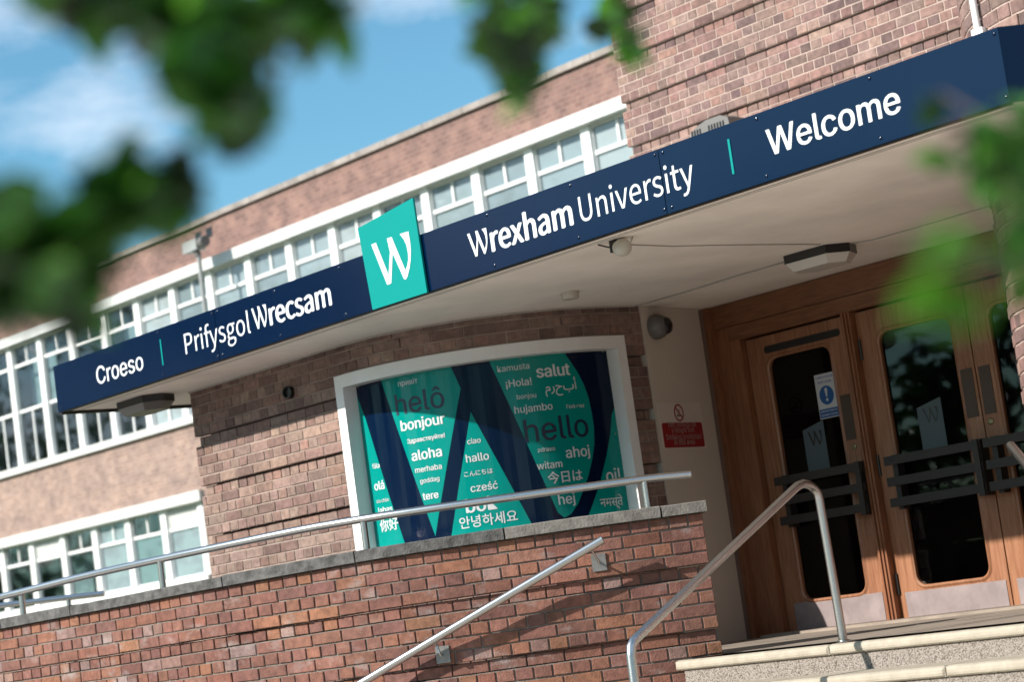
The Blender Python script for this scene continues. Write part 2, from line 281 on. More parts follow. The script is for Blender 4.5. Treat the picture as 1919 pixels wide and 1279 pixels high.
def lay(parent, path, z0, rows, first, rec, palette, mo, mf, seed, holes=(), zoff=None, s0=0.0, s1=None, recd=0.032, indiv=300, jit=0.0015, skip=None, tintf=None):
    """courses of English bond along a path; rec = set of row indices set back; the largest in view are separate bricks"""
    r = random.Random(seed); s1 = path.L if s1 is None else s1; items = []
    for row in range(rows):
        kind = first if row % 2 == 0 else ('h' if first == 's' else 's'); pitch = 0.225 if kind == 's' else 0.1125
        z = z0 - row * 0.075 - 0.0375; isr = row in rec
        a = s0 + (0.02 if isr and s0 == 0 else 0); end = s1 - (0.02 if isr else 0)
        s = a + (0.05625 if kind == 's' else 0.0) - (0.225 if kind == 's' else 0)
        while s < end:
            c = s + pitch / 2; lo = max(s, a); hi = min(s + pitch, end); s += pitch
            if 0 < end - hi < 0.045: hi = end; s = end + 1
            if hi < a + 0.045: lo_next = True; continue
            if a < lo < a + 0.045: lo = a
            wd = hi - lo - 0.010
            if wd < 0.03: continue
            c = (lo + hi) / 2
            if any(h[0] < c + wd / 2 and c - wd / 2 < h[1] and h[2] < z + 0.03 and z - 0.03 < h[3] for h in holes):
                # trim against hole sides
                ok = False
                for h in holes:
                    if h[2] < z + 0.03 and z - 0.03 < h[3]:
                        if c - wd / 2 < h[0] - 0.035 and c + wd / 2 > h[0]: ok = True; hi2 = h[0] - 0.004; lo2 = c - wd / 2; c = (hi2 + lo2) / 2; wd = hi2 - lo2
                        elif c + wd / 2 > h[1] + 0.035 and c - wd / 2 < h[1]: ok = True; lo2 = h[1] + 0.004; hi2 = c + wd / 2; c = (hi2 + lo2) / 2; wd = hi2 - lo2
                if not ok: continue
            p, d = path.at(c); n = Vector((d.y, -d.x)); dep = -recd if isr else 0.0
            dep += r.uniform(-jit, jit); p = p + n * dep
            zz = z + (zoff(c) if zoff else 0)
            if skip and skip(p, zz): continue
            col = r.choice(palette); k = r.uniform(0.86, 1.12) * ALB; col = tuple(q * k * r.uniform(0.97, 1.03) for q in col)
            if tintf: col = tintf(r, col, c, zz)
            items.append((kind, r.randrange(6), wd / (0.215 if kind == 's' else 0.1025), Vector((p.x, p.y, zz + r.uniform(-0.001, 0.001))), math.atan2(d.y, d.x) + r.uniform(-0.004, 0.004), col, wd, n))
    def score(it):
        q = project(it[3])
        if not q or abs(q[0]) > 1.03 or abs(q[1]) > 1.05: return -1
        face = -(it[7].x * CF.x + it[7].y * CF.y)
        return it[6] / (q[2] ** 2) * max(face, 0.02)
    order = sorted(range(len(items)), key=lambda i: -score(items[i])); sel = set(i for i in order[:indiv] if score(items[i]) > 0)
    mb = MB()
    for i, it in enumerate(items):
        kind, vi, sx, p, rz, col, wd, n = it
        if i in sel:
            o = link('brick', brick_data(kind, vi, mo), None, parent, p); o.rotation_euler = (0, 0, rz); o.scale = (sx, 1, 1); o.color = (*col, 1)
        else:
            ca, sa = math.cos(rz), math.sin(rz); vs, fs = BV[kind][vi]
            mb.add([(p.x + v[0] * sx * ca - v[1] * sa, p.y + v[0] * sx * sa + v[1] * ca, p.z + v[2]) for v in vs], fs, col)
    if mb.v:
        o = mb.obj('brickwork', mf, parent); o['kind'] = 'stuff'
def wall_sheet(path, z0, z1, off, thick, s0=0, s1=None, zoff=None, step=0.08, holes=None):
    """solid band following a path: outer face set back by off, given thickness"""
    s1 = path.L if s1 is None else s1; n = max(1, int((s1 - s0) / step)); vs = []; fs = []
    for i in range(n + 1):
        s = s0 + (s1 - s0) * i / n; p, d = path.at(s); nn = Vector((d.y, -d.x)); a = p - nn * off; b = p - nn * (off + thick); dz = zoff(s) if zoff else 0
        vs += [(a.x, a.y, z0 + dz), (a.x, a.y, z1 + dz), (b.x, b.y, z1 + dz), (b.x, b.y, z0 + dz)]
    for i in range(n):
        k = 4 * i
        for j in range(4): fs.append((k + j, k + (j + 1) % 4, k + 4 + (j + 1) % 4, k + 4 + j))
    fs += [(0, 1, 2, 3), (4 * n + 3, 4 * n + 2, 4 * n + 1, 4 * n)]
    mb = MB(); mb.add(vs, fs); return mb
def mortar_bands(path, z0, rows, rec, off, offr, zend, m, parent, ranges=None, zoff=None, thick=0.06, step=0.08):
    # joints filled course by course: set back further behind a recessed course
    mb = MB(); k = 0
    while k < rows:
        j = k; isr = k in rec
        while j < rows and (j in rec) == isr: j += 1
        za = z0 - k * 0.075; zb = z0 - j * 0.075
        o_ = offr if isr else off
        for (a, b, lo, hi) in (ranges or [(0, path.L, -99, 99)]):
            t, u = min(za, hi), max(zb, lo)
            if isr: a2, b2 = a + (0.012 if a == 0 else 0), b - (0.012 if b >= path.L else 0)
            else: a2, b2 = a, b
            if t - u > 0.004:
                w_ = wall_sheet(path, u + (0.004 if zb > lo else 0), t - (0.014 if isr and za < hi else 0), o_, thick + (off - o_), s0=a2, s1=b2, zoff=zoff, step=step)
                mb.add(w_.v, w_.f)
        k = j
    zb = z0 - rows * 0.075
    if zb > zend:
        for (a, b, lo, hi) in (ranges or [(0, path.L, -99, 99)]):
            if min(zb, hi) - max(zend, lo) > 0.01:
                w_ = wall_sheet(path, max(zend, lo), min(zb, hi) - 0.007, off, thick, s0=a, s1=b, zoff=zoff, step=step); mb.add(w_.v, w_.f)
    return mb.obj('mortar', m, parent)
def arc(cx, cy, R, a0, a1, n):
    return [(cx + R * math.sin(rad(a0 + (a1 - a0) * i / n)), cy - R * math.cos(rad(a0 + (a1 - a0) * i / n))) for i in range(n + 1)]

bm_t_o = brick_mat('tower_brick', 'obj', 0.25, 0.10); bm_t_f = brick_mat('tower_brick_joined', 'att', 0.25, 0.10)
bm_b_o = brick_mat('porch_brick', 'obj', 0.30, 0.15); bm_b_f = brick_mat('porch_brick_joined', 'att', 0.30, 0.15)
bm_f_o = brick_mat('ramp_brick', 'obj', 0.75, 0.72, 0.7); bm_f_f = brick_mat('ramp_brick_joined', 'att', 0.75, 0.72, 0.7)
PT = [(.30, .18, .16), (.25, .15, .14), (.34, .22, .19), (.28, .19, .165), (.18, .115, .11), (.38, .255, .215), (.34, .20, .17), (.25, .165, .15), (.31, .195, .17)]
PB = [(.34, .22, .185), (.29, .18, .155), (.39, .265, .22), (.32, .22, .185), (.26, .165, .145), (.41, .285, .235), (.36, .22, .18), (.37, .25, .21)]
PF = [(.285, .13, .095), (.32, .145, .10), (.28, .13, .10), (.25, .12, .10), (.36, .165, .10), (.29, .135, .105), (.26, .12, .095), (.32, .14, .095), (.31, .145, .11)]

# ------------------------------------------------------------------ ground, landing and steps
ZL = -0.365; ZG = -1.565
o = MB().box(-90, 60, -60, 8.9, ZG - 0.2, ZG).obj('ground', M['paving']); o['kind'] = 'structure'; o['label'] = 'pale paved forecourt in front of the entrance'
o = MB().box(-160, 120, 8.9, 200, ZG - 0.21, ZG - 0.01).obj('lawn', M['grass']); o['kind'] = 'structure'; o['label'] = 'grass ground behind the forecourt'
o = MB().plate([(-16.5, 9.3), (-11.6, 9.3), (-9.5, 9.3), (-9.5, 9.1), (-5.2, 9.1), (-5.2, 12.9), (-16.5, 12.9)], ZG, ZL).obj('landing', M['landing']); o['kind'] = 'structure'; o['label'] = 'raised stone landing in front of the timber doors'
MB().box(-11.1, -7.5, 11.40, 11.62, ZL, ZL + 0.018).obj('threshold', M['landing'], o)
MB().box(-11.1, -7.5, 10.55, 10.56, ZL, ZL + 0.002).obj('joint', M['coping'], o)
steps = thing('entrance_steps', (-7.5, 8.0, ZG), 'concrete entrance steps with buff rounded nosing stones below the wooden doors', 'steps')
for i in range(8):
    zt = ZL - 0.15 * i; yf = 9.05 - 0.30 * i; xl = -9.53 - 0.20 * i
    MB().box(xl + 0.05, -5.2, yf + 0.028, yf + 0.34, zt - 0.15, zt - 0.052).obj('riser', M['riser'], steps)
    xs = [xl]; rr = random.Random(i + 3); x = xl + (1.20 if i == 0 else 0.9 + 0.3 * (i % 3))
    while x < -5.4: xs.append(x); x += 1.22 if i else (1.32 if len(xs) == 2 else 1.22)
    xs.append(-5.2)
    for a, b in zip(xs[:-1], xs[1:]):
        prof = [(0.33, -0.055), (0.012, -0.055), (0.003, -0.047), (0.0, -0.035), (0.001, -0.02), (0.008, -0.007), (0.022, 0.0), (0.33, 0.0)]
        g = 0.003; vs = []; n = len(prof)
        for X, sh in ((a + g, 0.012), (a + g + 0.012, 0.0), (b - g - 0.012, 0.0), (b - g, 0.012)):
            vs += [(X, yf + max(py, sh if py < 0.1 else py) if py < 0.1 else yf + py, zt + (pz if pz < -0.05 else min(pz, -sh * 0.6) if sh else pz)) for py, pz in prof]
        fs = [tuple(range(n)), tuple(range(4 * n - 1, 3 * n - 1, -1))]
        for q in range(3): fs += [(q * n + k, q * n + (k + 1) % n, (q + 1) * n + (k + 1) % n, (q + 1) * n + k) for k in range(n)]
        mb = MB(); mb.add(vs, fs); mb.obj('nosing_stone', M['nose'], steps)

# ------------------------------------------------------------------ distant classroom wing
YW = 22.0
wing = thing('classroom_wing', (-30, YW, ZG), 'long pink brick classroom wing with bands of white windows, behind and left of the sign', 'building')
def wbox(name, x0, x1, y0, y1, z0, z1, m): return MB().box(x0, x1, y0, y1, z0, z1).obj(name, m, wing)
XR = -13.5
wbox('wall', -60, XR, YW, YW + 0.3, 7.04, 7.77, M['farwall2']); wbox('wall', -60, XR, YW, YW + 0.3, 3.05, 4.30, M['farwall']); wbox('wall', -60, XR, YW, YW + 0.3, ZG, 1.50, M['farwall'])
wbox('wall', -34.75, XR, YW - 0.001, YW + 0.3, 1.50, 3.05, M['farwall']); wbox('wall', -60, -45.4, YW - 0.001, YW + 0.3, 1.5, 3.05, M['farwall'])
wbox('interior_wall', -60, XR, YW + 3.2, YW + 3.3, ZG, 7.7, M['roomdark']); wbox('flat_roof', -60, XR, YW + 0.3, YW + 8, 7.60, 7.70, M['coping2'])
x = -60.0
while x < XR:
    wbox('coping_stone', x + 0.006, min(x + 1.0, XR) - 0.006, YW - 0.07, YW + 0.36, 7.775, 7.875, M['roofstone']); x += 1.0
for a, b, z in ((-60, XR, 7.04), (-60, -34.72, 3.02)): wbox('lintel', a, b, YW - 0.10, YW + 0.25, z - 0.13, z + 0.06, M['white_old'])
wbox('sill', -60, XR, YW - 0.10, YW + 0.2, 4.30, 4.43, M['white_old']); wbox('sill', -45.4, -34.75, YW - 0.10, YW + 0.2, 1.42, 1.55, M['white_old'])
def frame_mesh(W, H, rails, bars, y0, y1, t=0.04):
    mb = MB(); mb.box(0, t, y0, y1, 0, H); mb.box(W - t, W, y0, y1, 0, H); mb.box(t, W - t, y0, y1, 0, t); mb.box(t, W - t, y0, y1, H - t, H)
    for z in rails: mb.box(t, W - t, y0 - 0.004, y1, z - 0.028, z + 0.028)
    for z0, z1 in bars: mb.box(W / 2 - 0.022, W / 2 + 0.022, y0 + 0.002, y1, z0, z1)
    return mb.mesh('window_frame')
PW = 1.29; UW = PW - 0.16
up_frame = frame_mesh(UW, 2.48, [1.12, 2.06], [(0.05, 1.085), (2.095, 2.43)], 0, 0.035); lo_frame = frame_mesh(UW, 1.34, [0.93], [(0.965, 1.29)], 0, 0.035)
lv_frame = frame_mesh(UW, 1.34, [0.93], [], 0, 0.035)
for f_ in (up_frame, lo_frame, lv_frame): f_.materials.append(M['white'])
mull = MB().box(-0.095, 0.095, 0.0, 0.12, 0, 2.5).mesh('mullion'); mull.materials.append(M['white']); mull2 = MB().box(-0.095, 0.095, 0.0, 0.12, 0, 1.42).mesh('mullion'); mull2.materials.append(M['white'])
def pane_mesh(W, H):
    me = MB().box(0, W, 0, 0.006, 0, H).mesh('pane'); me.materials.append(M['wglass']); return me
pT = pane_mesh(UW / 2 - 0.08, 0.335); pM = pane_mesh(UW - 0.1, 0.87); pB = pane_mesh(UW / 2 - 0.08, 1.035); pL = pane_mesh(UW - 0.1, 0.845); pLT = pane_mesh(UW / 2 - 0.08, 0.325)
slat = MB().box(0, UW - 0.1, 0, 0.02, 0, 0.045).mesh('louvre_slat'); slat.materials.append(M['white_old'])
blinds = {}
def blind(W, H, m):
    k = (W, H, m.name)
    if k not in blinds: me = MB().box(0, W, 0, 0.01, 0, H).mesh('blind'); me.materials.append(m); blinds[k] = me
    return blinds[k]
def chl(name, me, par, loc):
    return link(name, me, None, par, loc)
xm = [-41.53 + PW * i for i in range(-9, 22)]
for i, x in enumerate(xm):
    if x > XR: break
    chl('mullion', mull, wing, (x, YW + 0.05, 4.42))
    if x + PW > XR: break
    win = chl('window', up_frame, wing, (x + 0.08, YW + 0.10, 4.43)); win['org'] = (0, 0, 0)
    X0, Z0, Y0 = x + 0.08, 4.43, YW + 0.13
    def sub(name, me, dx, dz, dy=0.0):
        o = link(name, me); o.parent = win; o.location = (dx, 0.012 + dy, dz); return o
    for k in (0, 1):
        sub('pane', pT, 0.05 + k * UW / 2, 2.095); sub('pane', pB, 0.05 + k * UW / 2, 0.05)
    sub('pane', pM, 0.05, 1.155)
    if x > -37.2:
        bh = (2.4, 2.4, 2.0, 2.4, 2.4, 1.7, 2.4)[i % 7]; sub('blind', blind(UW, bh, M[('blind', 'blindgrey', 'blind', 'blindwhite', 'blindgrey')[i % 5]]), 0, 2.44 - bh, 0.03)
    elif (i % 3) == 0: sub('blind', blind(UW, 1.2, M['blindteal']), 0, 1.2, 0.35)
xl_ = [-41.50 - 2 * PW, -41.50 - PW, -41.50, -40.19, -38.90, -37.61, -36.30, -34.98]
kinds = ['dark', 'dark', 'lvblue', 'dark', 'blind', 'teal', 'lvgrey']
for i, x in enumerate(xl_):
    chl('mullion', mull2, wing, (x, YW + 0.05, 1.54))
    if i == len(xl_) - 1: break
    kd = kinds[i]; W_ = xl_[i + 1] - x
    win = chl('window', lv_frame if kd.startswith('lv') else lo_frame, wing, (x + 0.08, YW + 0.10, 1.56))
    def sub(name, me, dx, dz, dy=0.0):
        o = link(name, me); o.parent = win; o.location = (dx, 0.012 + dy, dz); return o
    sub('pane', pL, 0.05, 0.05)
    if kd.startswith('lv'):
        for k in range(6): sub('louvre_slat', slat, 0.05, 0.975 + k * 0.054)
        sub('blind', blind(UW, 0.9, M['blind'] if kd == 'lvgrey' else M['blindteal']), 0, 0.03, 0.03 if kd == 'lvgrey' else 0.6)
    else:
        for k in (0, 1): sub('pane', pLT, 0.05 + k * UW / 2, 0.965)
        if kd == 'blind': sub('blind', blind(UW, 1.3, M['blind']), 0, 0.02, 0.03)
        if kd == 'teal': sub('blind', blind(UW, 0.9, M['blindteal']), 0, 0.03, 0.03)
for x in (-33.87, -33.50): MB().box(x - 0.10, x + 0.10, YW - 0.004, YW + 0.02, 7.48, 7.66).obj('air_brick', M['dark_plastic'], wing)
cctv = thing('security_camera', (-33.1, YW - 0.5, ZG), 'pale box security camera on a tall slim pole in front of the far window band', 'camera')
MB().tube([(-33.16, YW - 0.5, ZG), (-33.16, YW - 0.5, 7.10)], 0.040, 12).obj('pole', M['lampgrey'], cctv, True)
MB().box(-33.48, -33.02, YW - 0.62, YW - 0.42, 7.16, 7.36).obj('housing', M['lampgrey'], cctv)
MB().lathe((-33.02, YW - 0.52, 7.27), (1, 0, 0), [(0.09, 0), (0.11, 0.05), (0.10, 0.16), (0.05, 0.17)], 16).obj('lens_hood', M['camgrey'], cctv)
MB().tube([(-33.16, YW - 0.5, 7.06), (-33.20, YW - 0.52, 7.17)], 0.06, 10).obj('bracket', M['camgrey'], cctv)

# ------------------------------------------------------------------ brick tower and curved corner
tower = thing('brick_tower', (-11.4, 12.91, ZG), 'banded brown brick tower wall rising above the canopy behind the white Welcome lettering', 'building')
tp = Path([(-13.25, 12.91), (-9.50, 12.91), (-7.0, 12.91)])
zt0 = 3.7369 + 0.375 * 4
rec_t = {k for k in range(40) if k % 5 == 0}
lay(tower, tp, zt0, 38, 'h', rec_t, PT, bm_t_o, bm_t_f, 5, s1=6.0, skip=lambda p, z: p.x > -7.9)
mortar_bands(tp, zt0, 38, rec_t, 0.0045, 0.042, ZG, M['mort_tower'], tower)
mb = MB()
for k in rec_t:
    pass
MB().box(-13.20, -5.0, 12.99, 14.6, ZG, zt0).obj('core_wall', M['core'], tower)
MB().box(-13.29, -5.0, 12.86, 14.7, zt0 + 0.002, zt0 + 0.09).obj('coping', M['roofstone'], tower)
pier = thing('curved_brick_pier', (-6.2, 10.4, ZG), 'tall rounded brick corner at the right end of the canopy', 'building')
pp = Path([(-7.47, 12.88), (-7.47, 10.36)] + arc(-6.22, 10.36, 1.25, -90, 0, 24)[1:] + [(-3.5, 9.11)])
lay(pier, pp, zt0, 72, 'h', set(), PT, bm_t_o, bm_t_f, 8, s0=1.2)
wall_sheet(pp, ZG, zt0, 0.0055, 0.06).obj('mortar', M['mort_tower'], pier)
MB().plate([(-7.38, 12.87), (-7.38, 10.36)] + arc(-6.22, 10.36, 1.16, -90, 0, 16)[1:] + [(-3.5, 9.20), (-3.5, 12.87)], ZG, zt0 - 0.01).obj('core_wall', M['core'], pier)
PIX, PIY = -6.850, 9.250
dp = thing('downpipe', (-6.85, 9.25, 2.4), 'thin white conduit pipe running up the brick corner above the canopy', 'pipe')
pq = Vector((-7.09, 9.46, 0))
MB().tube([(PIX, PIY, 2.37), (PIX, PIY, 5.2)], 0.019, 10).obj('pipe', M['white'], dp, True)
MB().box(PIX - 0.025, PIX + 0.045, PIY - 0.025, PIY + 0.03, 2.60, 2.63).obj('pipe_clip', M['white'], dp)
vb = thing('vent_cover', (-12.1, 12.85, 3.4), 'grey louvred vent cover low on the tower wall above the canopy edge', 'vent')
MB().prism([(-12.33, 3.38), (-12.33, 3.60), (-12.26, 3.645), (-12.14, 3.675), (-11.98, 3.675), (-11.90, 3.64), (-11.86, 3.38)], 12.72, 12.90).obj('housing', M['camgrey'], vb)
for x in [-12.31 + 0.03 * k for k in range(4)] + [-12.12 + 0.032 * k for k in range(6)]: MB().box(x, x + 0.014, 12.715, 12.722, 3.51, 3.625).obj('louvre_slot', M['dark_plastic'], vb)

# ------------------------------------------------------------------ curved porch wall on the left
porch = thing('curved_porch_wall', (-12.8, 9.6, ZG), 'curved brown brick porch wall left of the doors, with a white framed poster window', 'wall')
bp_ = Path([(-14.41, 9.11), (-12.4, 9.11)] + arc(-12.4, 10.36, 1.25, 0, 90, 28)[1:] + [(-11.15, 10.75)])
S0 = 2.01
zb0 = 1.670 + 0.075 * 5
hole = (S0 - 0.14, S0 + 2.165, 0.42, 1.815)
lay(porch, bp_, zb0, 31, 'h', {k for k in range(31) if k % 5 == 0 and k > 0}, PB, bm_b_o, bm_b_f, 21, holes=(hole,), recd=0.033, jit=0.002)
mortar_bands(bp_, zb0, 31, {k for k in range(31) if k % 5 == 0 and k > 0}, 0.006, 0.043, ZL, M['mort_bay'], porch,
             ranges=[(0, S0 - 0.13, -99, 2.013), (S0 + 2.16, bp_.L, -99, 2.013), (S0 - 0.13, S0 + 2.16, 1.80, 2.013), (S0 - 0.13, S0 + 2.16, -99, 0.43)])
MB().plate([(-14.35, 9.22), (-12.4, 9.22)] + arc(-12.4, 10.36, 1.05, 0, 90, 12)[1:] + [(-11.35, 10.7), (-11.30, 12.88), (-14.35, 12.88)], ZG, 2.008).obj('core_wall', M['core'], porch)
def band(s0, s1, z0, z1, o0, o1, n=24):  # curved bar: outward offset o0 (outer) to o1 (inner)
    vs = []; fs = []
    for i in range(n + 1):
        p, d = bp_.at(S0 + s0 + (s1 - s0) * i / n); nn = Vector((d.y, -d.x)); a = p + nn * o0; b = p + nn * o1
        vs += [(a.x, a.y, z0), (a.x, a.y, z1), (b.x, b.y, z1), (b.x, b.y, z0)]
    for i in range(n):
        for j in range(4): fs.append((4 * i + j, 4 * i + (j + 1) % 4, 4 * i + 4 + (j + 1) % 4, 4 * i + 4 + j))
    fs += [(0, 1, 2, 3), (4 * n + 3, 4 * n + 2, 4 * n + 1, 4 * n)]
    mb = MB(); mb.add(vs, fs); return mb
sur = band(-0.135, 2.16, 1.725, 1.812, 0.014, -0.115, 30).obj('window_surround', M['white'], porch)
band(-0.135, -0.045, 0.55, 1.7245, 0.014, -0.115, 2).obj('surround_jamb', M['white'], sur)
band(2.08, 2.16, 0.55, 1.7245, 0.014, -0.115, 2).obj('surround_jamb', M['white'], sur)
band(-0.135, 2.16, 0.45, 0.5495, 0.02, -0.115, 30).obj('surround_sill', M['white'], sur)
wallw = MB().plate([(-11.147, 10.752), (-11.367, 11.645), (-11.5, 11.645), (-11.5, 10.752)], ZL, 2.013).obj('white_return_wall', M['cream'], porch)
wallw['label'] = 'cream painted return wall beside the timber door frame'

# poster
post = thing('greetings_poster', (-12.0, 9.6, 0.6), 'curved navy and teal poster of greetings in many languages inside the white surround', 'poster')
PR = 1.15
def bend(s, z, off=0.0):
    R_ = PR + off
    if s < 0: return (-12.4 + s, 10.36 - R_, z)
    a = s / PR
    if a > math.pi / 2: return (-12.4 + R_, 10.36 + (s - PR * math.pi / 2), z)
    return (-12.4 + R_ * math.sin(a), 10.36 - R_ * math.cos(a), z)
def bent_poly(name, pts, off, m, parent, cuts=0.04):
    bm = bmesh.new(); vs = [bm.verts.new((p[0], 0, p[1])) for p in pts]; bm.faces.new(vs)
    lo = min(p[0] for p in pts); hi = max(p[0] for p in pts); k = lo + cuts
    while k < hi:
        bmesh.ops.bisect_plane(bm, geom=bm.verts[:] + bm.edges[:] + bm.faces[:], plane_co=(k, 0, 0), plane_no=(1, 0, 0)); k += cuts
    r_ = bmesh.ops.extrude_face_region(bm, geom=bm.faces[:]); nv = [e for e in r_['geom'] if isinstance(e, bmesh.types.BMVert)]
    for v in nv: v.co.y = -1
    for v in bm.verts: v.co = bend(v.co.x, v.co.z, off if v.co.y < -0.5 else off - 0.0008)
    bmesh.ops.recalc_face_normals(bm, faces=bm.faces)
    me = bpy.data.meshes.new(name); bm.to_mesh(me); bm.free(); return link(name, me, m, parent)
bent_poly('panel', [(-0.045, 0.552), (1.925, 0.552), (1.925, 1.75), (-0.045, 1.75)], 0.0, M['navyp'], post)
TS = [[(-0.044, 1.62), (-0.02, 1.60), (0.022, 1.486), (0.255, 0.56), (-0.044, 0.56)], [(0.218, 1.745), (0.76, 1.745), (0.813, 1.571), (0.497, 0.619)], [(0.859, 1.404), (1.18, 0.56), (0.60, 0.56)],
      [(1.022, 1.745), (1.548, 1.745), (1.60, 1.66), (1.641, 1.59), (1.68, 1.50), (1.702, 1.41), (1.712, 1.30), (1.713, 1.208), (1.695, 1.09), (1.659, 0.986), (1.61, 0.88), (1.552, 0.783), (1.50, 0.70), (1.44, 0.64), (1.39, 0.621), (1.35, 0.66)],
      [(1.922, 1.33), (1.891, 1.287), (1.85, 1.15), (1.791, 1.014), (1.70, 0.83), (1.591, 0.65), (1.53, 0.56), (1.922, 0.56)]]
TS[0] = [(-0.044, 1.66), (0.022, 1.486), (0.255, 0.56), (-0.044, 0.56)]
for k, t_ in enumerate(TS): bent_poly('teal_shape', t_, 0.0016, M['tealp'], post)
FD = os.path.join(bpy.utils.resource_path('LOCAL'), 'datafiles', 'fonts')
try: INTER = bpy.data.fonts.load(os.path.join(FD, 'Inter.woff2'))
except Exception: INTER = None
def text_mesh(s, font=None, offset=0.0, extrude=0.0, res=4):
    """flat lettering; heavier weights come from several copies laid a hair apart"""
    o1 = 0.0 if font else min(offset, 0.006); d = offset if font else max(offset - 0.004, 0)
    if offset < 0: o1 = offset
    c = bpy.data.curves.new('t', 'FONT'); c.body = s; c.offset = o1; c.extrude = 0.0; c.resolution_u = res
    if font: c.font = font
    o = bpy.data.objects.new('t', c); COL.objects.link(o); dg = bpy.context.evaluated_depsgraph_get(); dg.update()
    me = bpy.data.meshes.new_from_object(o.evaluated_get(dg)); bpy.data.objects.remove(o); bpy.data.curves.remove(c)
    me.materials.clear()
    if d > 0.001:
        vs = [v.co.copy() for v in me.vertices]; fs = [tuple(p.vertices) for p in me.polygons]; V = []; F = []
        for i, (dx, dy) in enumerate(((0, 0), (d, 0), (-d, 0), (0, d * .4), (0, -d * .4), (d * .5, 0), (-d * .5, 0))):
            k = len(V); V += [(v.x + dx, v.y + dy, i * 0.0004) for v in vs]; F += [tuple(q + k for q in f) for f in fs]
        me = bpy.data.meshes.new('t'); me.from_pydata(V, [], F)
    return me
TX = [('привіт', 0.365, 1.657, 0.519, 'l'), ('helô', 0.319, 1.466, 0.692, 'd'), ('bonjour', 0.341, 1.355, 0.677, 'b'), ('Здравствуйте!', 0.378, 1.263, 0.663, 'b'), ('aloha', 0.396, 1.142, 0.626, 'b'), ('merhaba', 0.41, 1.058, 0.612, 's'),
      ('goddag', 0.437, 0.983, 0.583, 's'), ('tere', 0.441, 0.87, 0.561, 'b'), ('fäla', 0.028, 1.143, 0.106, 's'), ('olá', 0.021, 0.995, 0.127, 'b'), ('xin chào', 0.024, 0.906, 0.154, 'l'), ('labas', 0.032, 0.832, 0.176, 'b'), ('你好', 0.028, 0.715, 0.211, 'c'),
      ('ciao', 0.809, 1.192, 0.901, 's'), ('hallo', 0.785, 1.072, 0.941, 's'), ('こんにちは', 0.759, 0.98, 0.952, 'c2'), ('cześć', 0.789, 0.872, 0.973, 's'), ('bok', 0.738, 0.739, 0.952, 'b'), ('안녕하세요', 0.682, 0.645, 1.074, 'c2'), ('kamusta', 1.075, 1.643, 1.293, 'l'),
      ('salut', 1.334, 1.575, 1.583, 'b'), ('¡Hola!', 1.117, 1.533, 1.294, 's'), ('أبحرم', 1.381, 1.475, 1.618, 'ar'), ('bonjou', 1.179, 1.445, 1.312, 'l'), ('hujambo', 1.15, 1.352, 1.416, 's'), ('Γειά σου', 1.518, 1.348, 1.654, 's'), ('hello', 1.195, 1.149, 1.664, 'd'),
      ('zdravo', 1.269, 1.076, 1.392, 's'), ('ahoj', 1.463, 1.016, 1.649, 's'), ('witam', 1.249, 0.96, 1.428, 's'), ('今日は', 1.311, 0.862, 1.565, 'c'), ('hej', 1.364, 0.711, 1.485, 's'), ('oi!', 1.755, 0.823, 1.885, 's'), ('नमस्ते', 1.675, 0.664, 1.875, 'l')]
for s, a, z, b, k in TX:
    latin = all(ord(ch) < 0x530 for ch in s)
    if k == 'ar': s = s[::-1]
    me = text_mesh(s, INTER if latin else None, {'l': 0.004, 's': 0.012, 'b': 0.022, 'd': 0.008, 'c': 0.016, 'c2': 0.006, 'ar': 0.002}[k], 0.0, 3)
    xs = [v.co.x for v in me.vertices]; lo, hi = min(xs), max(xs); sc = (b - a) / (hi - lo)
    for v in me.vertices: v.co = Vector(bend(a + (v.co.x - lo) * sc, z + v.co.y * sc, 0.0032 + v.co.z * 0.3))
    o = link('greeting', me, M['dlett'] if k == 'd' else M['lett'], post); o['label'] = 'word ' + s if k != 'ar' else 'Arabic greeting word'
for s_, z_ in ((-0.02, 1.72), (1.24, 1.715), (1.89, 1.72), (1.895, 1.15)):
    p = bend(s_, z_, 0.002); q = bend(s_, z_, 0.02); MB().lathe(p, Vector(q) - Vector(p), [(0.006, 0), (0.004, 0.003)], 8).obj('fixing_screw', M['lampgrey'], post)

# ------------------------------------------------------------------ canopy
YF = 8.39; ZS = 2.015; ZT = 2.355
cano = thing('entrance_canopy', (-10.6, 10.5, ZS), 'flat projecting canopy with pale painted soffit over the entrance', 'canopy')
ret = Vector((math.cos(rad(57)), math.sin(rad(57))))
RE = (-6.10 + ret.x * 0.90, YF + ret.y * 0.90)
out_ = [(-15.10, YF + 0.012), (-6.105, YF + 0.012), (RE[0], RE[1]), (-5.0, 12.88), (-15.10, 12.88)]
MB().plate(out_, ZS, ZT - 0.02).obj('slab', M['soffit'], cano)
MB().box(-15.10, -6.12, YF + 0.006, YF + 0.045, ZS - 0.010, ZS + 0.01).obj('shadow_gap_strip', M['black'], cano)  # black backing edge, paints in the thin shadow line under the fascia
MB().box(-15.13, -15.085, YF + 0.01, 12.88, ZS - 0.022, ZT).obj('end_trim', M['black'], cano)
MB().box(-15.05, -6.2, YF + 0.130, YF + 0.136, ZS - 0.0035, ZS + 0.001).obj('drip_groove', M['cable'], cano)
MB().box(-15.05, -6.2, YF + 0.165, YF + 0.168, ZS - 0.003, ZS + 0.001).obj('drip_groove', M['cable'], cano)
fas = thing('fascia_sign', (-10.6, YF, ZS), 'long navy fascia sign board reading Croeso, Prifysgol Wrecsam, Wrexham University, Welcome', 'sign')
px = [(-15.115, -12.832), (-12.826, -8.384), (-8.378, -6.100)]
for a, b in px: MB().box(a, b, YF - 0.004, YF + 0.004, ZS - 0.006, ZT + 0.008).obj('fascia_panel', M['navy'], fas)
